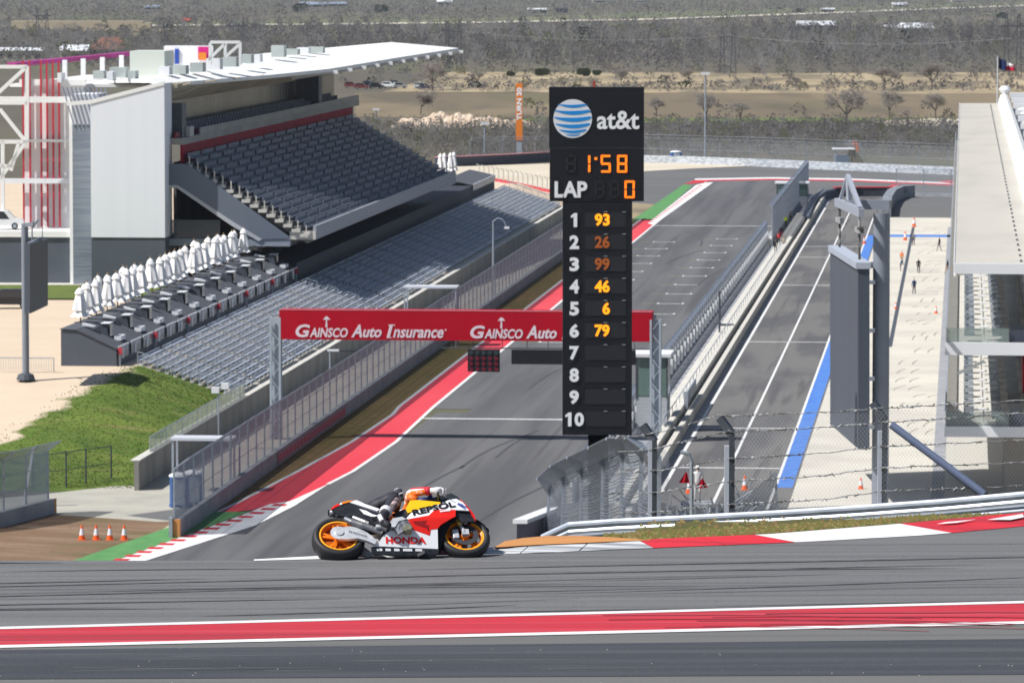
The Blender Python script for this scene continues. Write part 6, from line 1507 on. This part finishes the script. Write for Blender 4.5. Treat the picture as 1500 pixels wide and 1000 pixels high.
j = {'pel': J(pel,.15), 'hipR': J(hipR,.105), 'thR': J(hipR.lerp(kn_,.55),.085), 'kneeR': J(kn_,.088), 'shinR': J(kn_.lerp(ankR,.4),.07), 'ankR': J(ankR,.056), 'ballR': J(ankR.lerp(toeR,.6),.05), 'toeR': J(toeR,.042),
     'hipL': J(hipL,.1), 'kneeL': (.86,.66,.52,.068), 'ankL': (.52,.50,.30,.045), 'toeL': (.66,.46,.26,.035), 'belly': J(pel.lerp(chest,.5),.15), 'chest': J(chest,.165), 'neck': J(neck,.07),
     'shR': J(shR,.075), 'elbR': J(elbR,.055), 'faR': J(elbR.lerp(wrR,.5),.05), 'wrR': J(wrR,.036), 'palmR': J(wrR.lerp(hdR,.7),.042), 'shL': J(shL,.072), 'elbL': (1.06,.72,.50,.05), 'wrL': (1.16,.40,.70,.034), 'palmL': (1.17,.34,.76,.038)}
bn = [('pel','hipR',0),('hipR','thR',1),('thR','kneeR',1),('kneeR','shinR',1),('shinR','ankR',1),('ankR','ballR',1),('ballR','toeR',1),('pel','hipL',0),('hipL','kneeL',0),('kneeL','ankL',1),('ankL','toeL',1),('pel','belly',0),('belly','chest',2),('chest','neck',1),
      ('chest','shR',0),('shR','elbR',2),('elbR','faR',0),('faR','wrR',0),('wrR','palmR',3),('chest','shL',0),('shL','elbL',2),('elbL','wrL',0),('wrL','palmL',3)]
for hand, base, sgn in (('R', wrR.lerp(hdR,.7), -1), ('L', Vector((1.17,.34,.76)), 1)):
    for k in range(4):                                   # fingers curled round the grip, thumb beneath
        ox = Vector((.01,0,0)); y = (-.028+.019*k); a = base+Vector((.035,y,.012)); c = base+Vector((.072-.004*abs(k-1.5),y,-.004)); e = base+Vector((.064,y,-.036))
        j['f%s%da'%(hand,k)] = J(a,.0105); j['f%s%db'%(hand,k)] = J(c,.0095); j['f%s%dc'%(hand,k)] = J(e,.008)
        bn += [('palm'+hand,'f%s%da'%(hand,k),3),('f%s%da'%(hand,k),'f%s%db'%(hand,k),3),('f%s%db'%(hand,k),'f%s%dc'%(hand,k),3)]
    j['t%sa'%hand] = J(base+Vector((.0,sgn*-.034,-.022)),.012); j['t%sb'%hand] = J(base+Vector((.034,sgn*-.03,-.048)),.010); bn += [('palm'+hand,'t%sa'%hand,3),('t%sa'%hand,'t%sb'%hand,3)]
figure('body', [L_WHT, L_BLK, L_ORG, B_WHT], j, bn, rid, 1)
b = MB(); b.lathe([(0,-.145),(.06,-.14),(.11,-.1),(.135,-.03),(.135,.04),(.115,.1),(.06,.14),(0,.15)],18,tuple(head),'x'); hl = b.build('helmet', L_ORG, rid, smooth=True)
MB().lathe([(.136,-.02),(.14,.0),(.139,.04),(.12,.09),(.1,.12)],18,tuple(head+Vector((.004,0,0))),'x').build('visor', dglass, hl)
b = MB(); b.tube(kn_+Vector((.03,-.075,.03)), kn_+Vector((.05,-.03,-.09)), .03, 8); b.build('knee_slider', L_BLK, rid)
for dx, dz in ((-.03,.02),(.015,-.05)): b = MB(); b.tube(kn_+Vector((dx,-.088,dz)), kn_+Vector((dx+.045,-.09,dz+.02)), .009, 6); b.build('knee_patch', L_WHT, rid)
b = MB(); p = kn_.lerp(ankR, .25); q = kn_.lerp(ankR, .62); b.tube(p+Vector((.055,-.02,0)), q+Vector((.045,-.03,0)), .05, 10, .04); b.build('shin_panel', L_PNK, rid, smooth=True)
b = MB(); b.tube(kn_.lerp(ankR,.58), kn_.lerp(ankR,.68), .074, 12); b.build('boot_cuff', L_WHT, rid, smooth=True)
b = MB(); b.tube(ankR+Vector((0,-.03,.05)), ankR+Vector((.02,-.045,-.05)), .028, 8); b.build('boot_plate', L_WHT, rid)
b = MB(); b.tube(wrR.lerp(elbR,.02), wrR.lerp(elbR,.22), .044, 12, .052); b.build('glove_cuff', L_RED, rid, smooth=True)
b = MB(); e0 = elbR.lerp(wrR,.1); e1 = elbR.lerp(wrR,.75); b.tube(e0+Vector((0,-.02,-.035)), e1+Vector((0,-.02,-.03)), .035, 10); b.build('forearm_stripe', L_ORG, rid, smooth=True)
b = MB(); b.tube(e0+Vector((0,-.045,.02)), e1+Vector((0,-.04,.016)), .012, 8); b.build('forearm_line', L_RED, rid)
b = MB(); b.tube(bk(840,165,.08), bk(905,195,.1), .045, 10); b.build('upper_arm_orange', L_ORG, rid, smooth=True)
b = MB(); b.tube(bk(905,195,.1), bk(985,190,.12), .03, 10); b.tube(bk(985,190,.12), bk(1010,160,.12), .025, 10); b.build('chest_navy', L_NAVY, rid, smooth=True)
b = MB(); b.tube(bk(770,160,.1), bk(735,265,.06), .06, 10); b.build('inner_thigh', mat('leather_brown',(.4,.10,.02),.6,(.03,.02,.02),12), rid, smooth=True)

# ------------------------------------------------------------------ people
skin = mat('skin', (.5,.3,.22), .6); hair_m = mat('hair_dark', (.03,.02,.015), .8)
def person(label, p, rz, h, top, leg, pose='stand', hat=None, group='people in the paddock', shoe=None):
    r = thing('person', label, 'person', p, rz, group); k = h/1.75
    T_ = mat('cloth_'+top[0], top[1], .8); Lg = mat('cloth_'+leg[0], leg[1], .8); Sh = shoe or mat('shoe_dark', (.02,.02,.02), .6)
    st_ = {'stand': .08, 'walk': .26, 'lean': .1}[pose]; fwd = .25 if pose == 'lean' else 0
    def v(x, y, z, r_): return (x*k, y*k, z*k, r_*k)
    j = {'pel': v(0,0,.95,.13), 'bel': v(0,fwd*.3,1.12,.125), 'chest': v(0,fwd,1.33,.15), 'neck': v(0,fwd*1.3,1.5,.055), 'head': v(0,fwd*1.4+.01,1.6,.085), 'crown': v(0,fwd*1.4+.01,1.68,.075),
         'hl': v(-.1,0,.9,.09), 'kl': v(-.11,st_*.7,.5,.06), 'al': v(-.11,st_,.09,.045), 'tl': v(-.11,st_+.14,.04,.035), 'hr': v(.1,0,.9,.09), 'kr': v(.11,-st_*.15,.5,.06), 'ar': v(.11,-st_,.09,.045), 'tr': v(.11,-st_+.15,.04,.035),
         'sl': v(-.19,fwd,1.42,.06), 'el': v(-.25,fwd+.0-st_*.4,1.14,.042), 'wl': v(-.23,fwd+.12,.92,.03), 'ml': v(-.225,fwd+.15,.86,.028), 'sr': v(.19,fwd,1.42,.06), 'er': v(.25,fwd-.02+st_*.3,1.14,.042), 'wr': v(.23,fwd+.14,.93,.03), 'mr': v(.225,fwd+.17,.87,.028)}
    bn = [('pel','bel',0),('bel','chest',0),('chest','neck',0),('neck','head',2),('head','crown',3),('pel','hl',1),('hl','kl',1),('kl','al',1),('al','tl',4),('pel','hr',1),('hr','kr',1),('kr','ar',1),('ar','tr',4),('chest','sl',0),('sl','el',0),('el','wl',0),('wl','ml',2),('chest','sr',0),('sr','er',0),('er','wr',0),('wr','mr',2)]
    for s_, m_ in ((-1,'ml'),(1,'mr')):
        bx, by, bz = j[m_][:3]
        for q in range(4):
            nm = 'f%s%d' % (m_, q); j[nm+'a'] = (bx+(q-1.5)*.004*k, by+(q-1.2)*.02*k, bz-.05*k, .009*k); j[nm+'b'] = (bx+(q-1.5)*.004*k, by+(q-1.2)*.02*k+.015*k, bz-(.095-.006*abs(q-1))*k, .008*k); bn += [(m_, nm+'a', 2), (nm+'a', nm+'b', 2)]
        j['t'+m_] = (bx-s_*.012*k, by+.05*k, bz-.02*k, .010*k); bn.append((m_, 't'+m_, 2))
    body = figure('body', [T_, Lg, skin, hair_m, Sh], j, bn, r, 1)
    if hat: x, y, z = j['crown'][:3]; MB().lathe([(.115*k,-.02),(.1*k,.02),(.085*k,.07*k),(0,.1*k)],12,(x,y,z)).build('hat', mat('hat_'+hat[0], hat[1], .7), r)
    return r, j
blk = ('black',(.015,.015,.02)); wht = ('white',(.75,.75,.75)); nvy = ('navy',(.02,.05,.16)); tan_ = ('tan',(.45,.3,.16)); org = ('orange',(.75,.2,.05)); khk = ('khaki',(.4,.34,.24)); yel = ('hi_vis',(.55,.75,.03)); red_ = ('red',(.5,.03,.04)); gry = ('grey',(.2,.2,.22))
person('person in navy top standing right of the drain channel', G(1339,431), R_(20), 1.8, nvy, blk)
person('person in black standing still by the worn concrete patch', G(1345.5,400), R_(-10), 1.75, blk, blk)
person('person in black walking on the apron below the blue line', G(1376,368), R_(60), 1.85, blk, gry, 'walk')
person('person in black top and tan trousers walking near the terraces', G(1388,401), R_(70), 1.8, blk, tan_, 'walk')
person('person in dark clothes standing at the drain channel near the blue line', G(1338,360), R_(0), 1.75, gry, blk)
person('person in orange top left of the drain channel', G(1321,388), R_(-30), 1.75, org, khk)
person('person in pale blue and navy bending beside the one in orange', G(1319,397), R_(-60), 1.5, nvy, gry, 'lean')
pw = 'people on the pit wall'
for (u, v, z, top, leg, lab, ps) in ((1151,334,.4,yel,blk,'person in a yellow vest on the pit wall walkway','stand'),(1144,350,.4,blk,red_,'person in black on the pit wall, right behind the yellow vest','lean'),(1141,360,.4,red_,blk,'person in red and black leaning on the pit wall','lean'),(1136,370,.4,blk,blk,'person in black crouched nearest the camera on the pit wall','lean'),(1158,326,.4,gry,blk,'person in grey at the far end of the group on the pit wall','stand'),(1148,366,.4,khk,gry,'person in khaki stepping over the pit wall beside the group','walk')):
    person(lab, G(u, v, z), R_(random.uniform(-40,40)), 1.75, top, leg, ps, group=pw)
person('person in red and white seated below the lowest terrace', G(1483,655,.0), 0, 1.75, red_, wht, 'lean', group='people below the terraces')
person('person in dark clothes below the lowest terrace at the right edge', G(1497,712,0), 0, 1.75, blk, blk, 'lean', group='people below the terraces')
# marshal with two red flags on a small stand
mp = at(1022, 735, 240); plat = thing('marshal_platform', 'small grey platform under the marshal in white', 'platform', Vector((mp.x, 240, mp.z-2.6)))
MB().box(-.8,.8,-.8,.8,2.4,2.58).build('deck', conc_grey, plat)
for x in (-.7,.7):
    for y in (-.7,.7): MB().box(x-.06,x+.06,y-.06,y+.06,-.8,2.4).build('leg', steel, plat)
r, j = person('marshal in white holding two red flags behind the cable fence', Vector((mp.x, 240, mp.z)), R_(180), 1.8, wht, wht, 'stand', wht, None, mat('shoe_dark',(.02,.02,.02)))
for lab, a, pts in (('red flag hanging to the left of the marshal in white', (1013,706,239.6), [(1006,689),(994,707),(1010,707)]), ('red flag hanging to the right of the marshal in white', (1026,706,239.6), [(1029,699),(1019,715),(1037,714)])):
    o_ = at(*a); r_ = thing('marshal_flag', lab, 'flag', o_, 0, 'red marshal flags'); P = [at(u, v, a[2])-o_ for u, v in pts]; n_ = 6; b = MB()
    for i in range(n_):
        f0, f1 = i/n_, (i+1)/n_; y0, y1 = .06*math.sin(f0*9), .06*math.sin(f1*9); A0 = P[0]; 
        q0 = P[1].lerp(P[2], f0)+Vector((0,y0,0)); q1 = P[1].lerp(P[2], f1)+Vector((0,y1,0)); s0_ = A0+(q0-A0)*.12; s1_ = A0+(q1-A0)*.12; b.hexa([q0, q1, q1+Vector((0,.02,0)), q0+Vector((0,.02,0))], [s0_, s1_, s1_+Vector((0,.02,0)), s0_+Vector((0,.02,0))])
    b.build('cloth', redbanner, r_); b = MB(); b.tube(P[0]+Vector((0,.05,.1)), Vector((.0,.1,-.1)), .012, 5); b.build('stick', white_clad, r_)
# ------------------------------------------------------------------ thin spring haze over the whole place
b = MB(); b.box(-1500, 1500, -120, 7200, -1.5, 70)
hz = b.build('haze', []) if False else None
me = bpy.data.meshes.new('haze'); me.from_pydata(b.v, [], b.f); hz = bpy.data.objects.new('haze', me); COL.objects.link(hz); tag(hz, 'thin pale blue haze over the fields', 'haze', kind='stuff')
m = bpy.data.materials.new('haze_air'); m.use_nodes = True; n = m.node_tree.nodes; n.remove(n['Principled BSDF']); v = n.new('ShaderNodeVolumePrincipled')
v.inputs['Color'].default_value = (.72,.8,.95,1); v.inputs['Density'].default_value = 3.6e-5; v.inputs['Anisotropy'].default_value = 0
m.node_tree.links.new(v.outputs[0], n['Material Output'].inputs['Volume']); me.materials.append(m)
SC.cycles.volume_bounces = 0
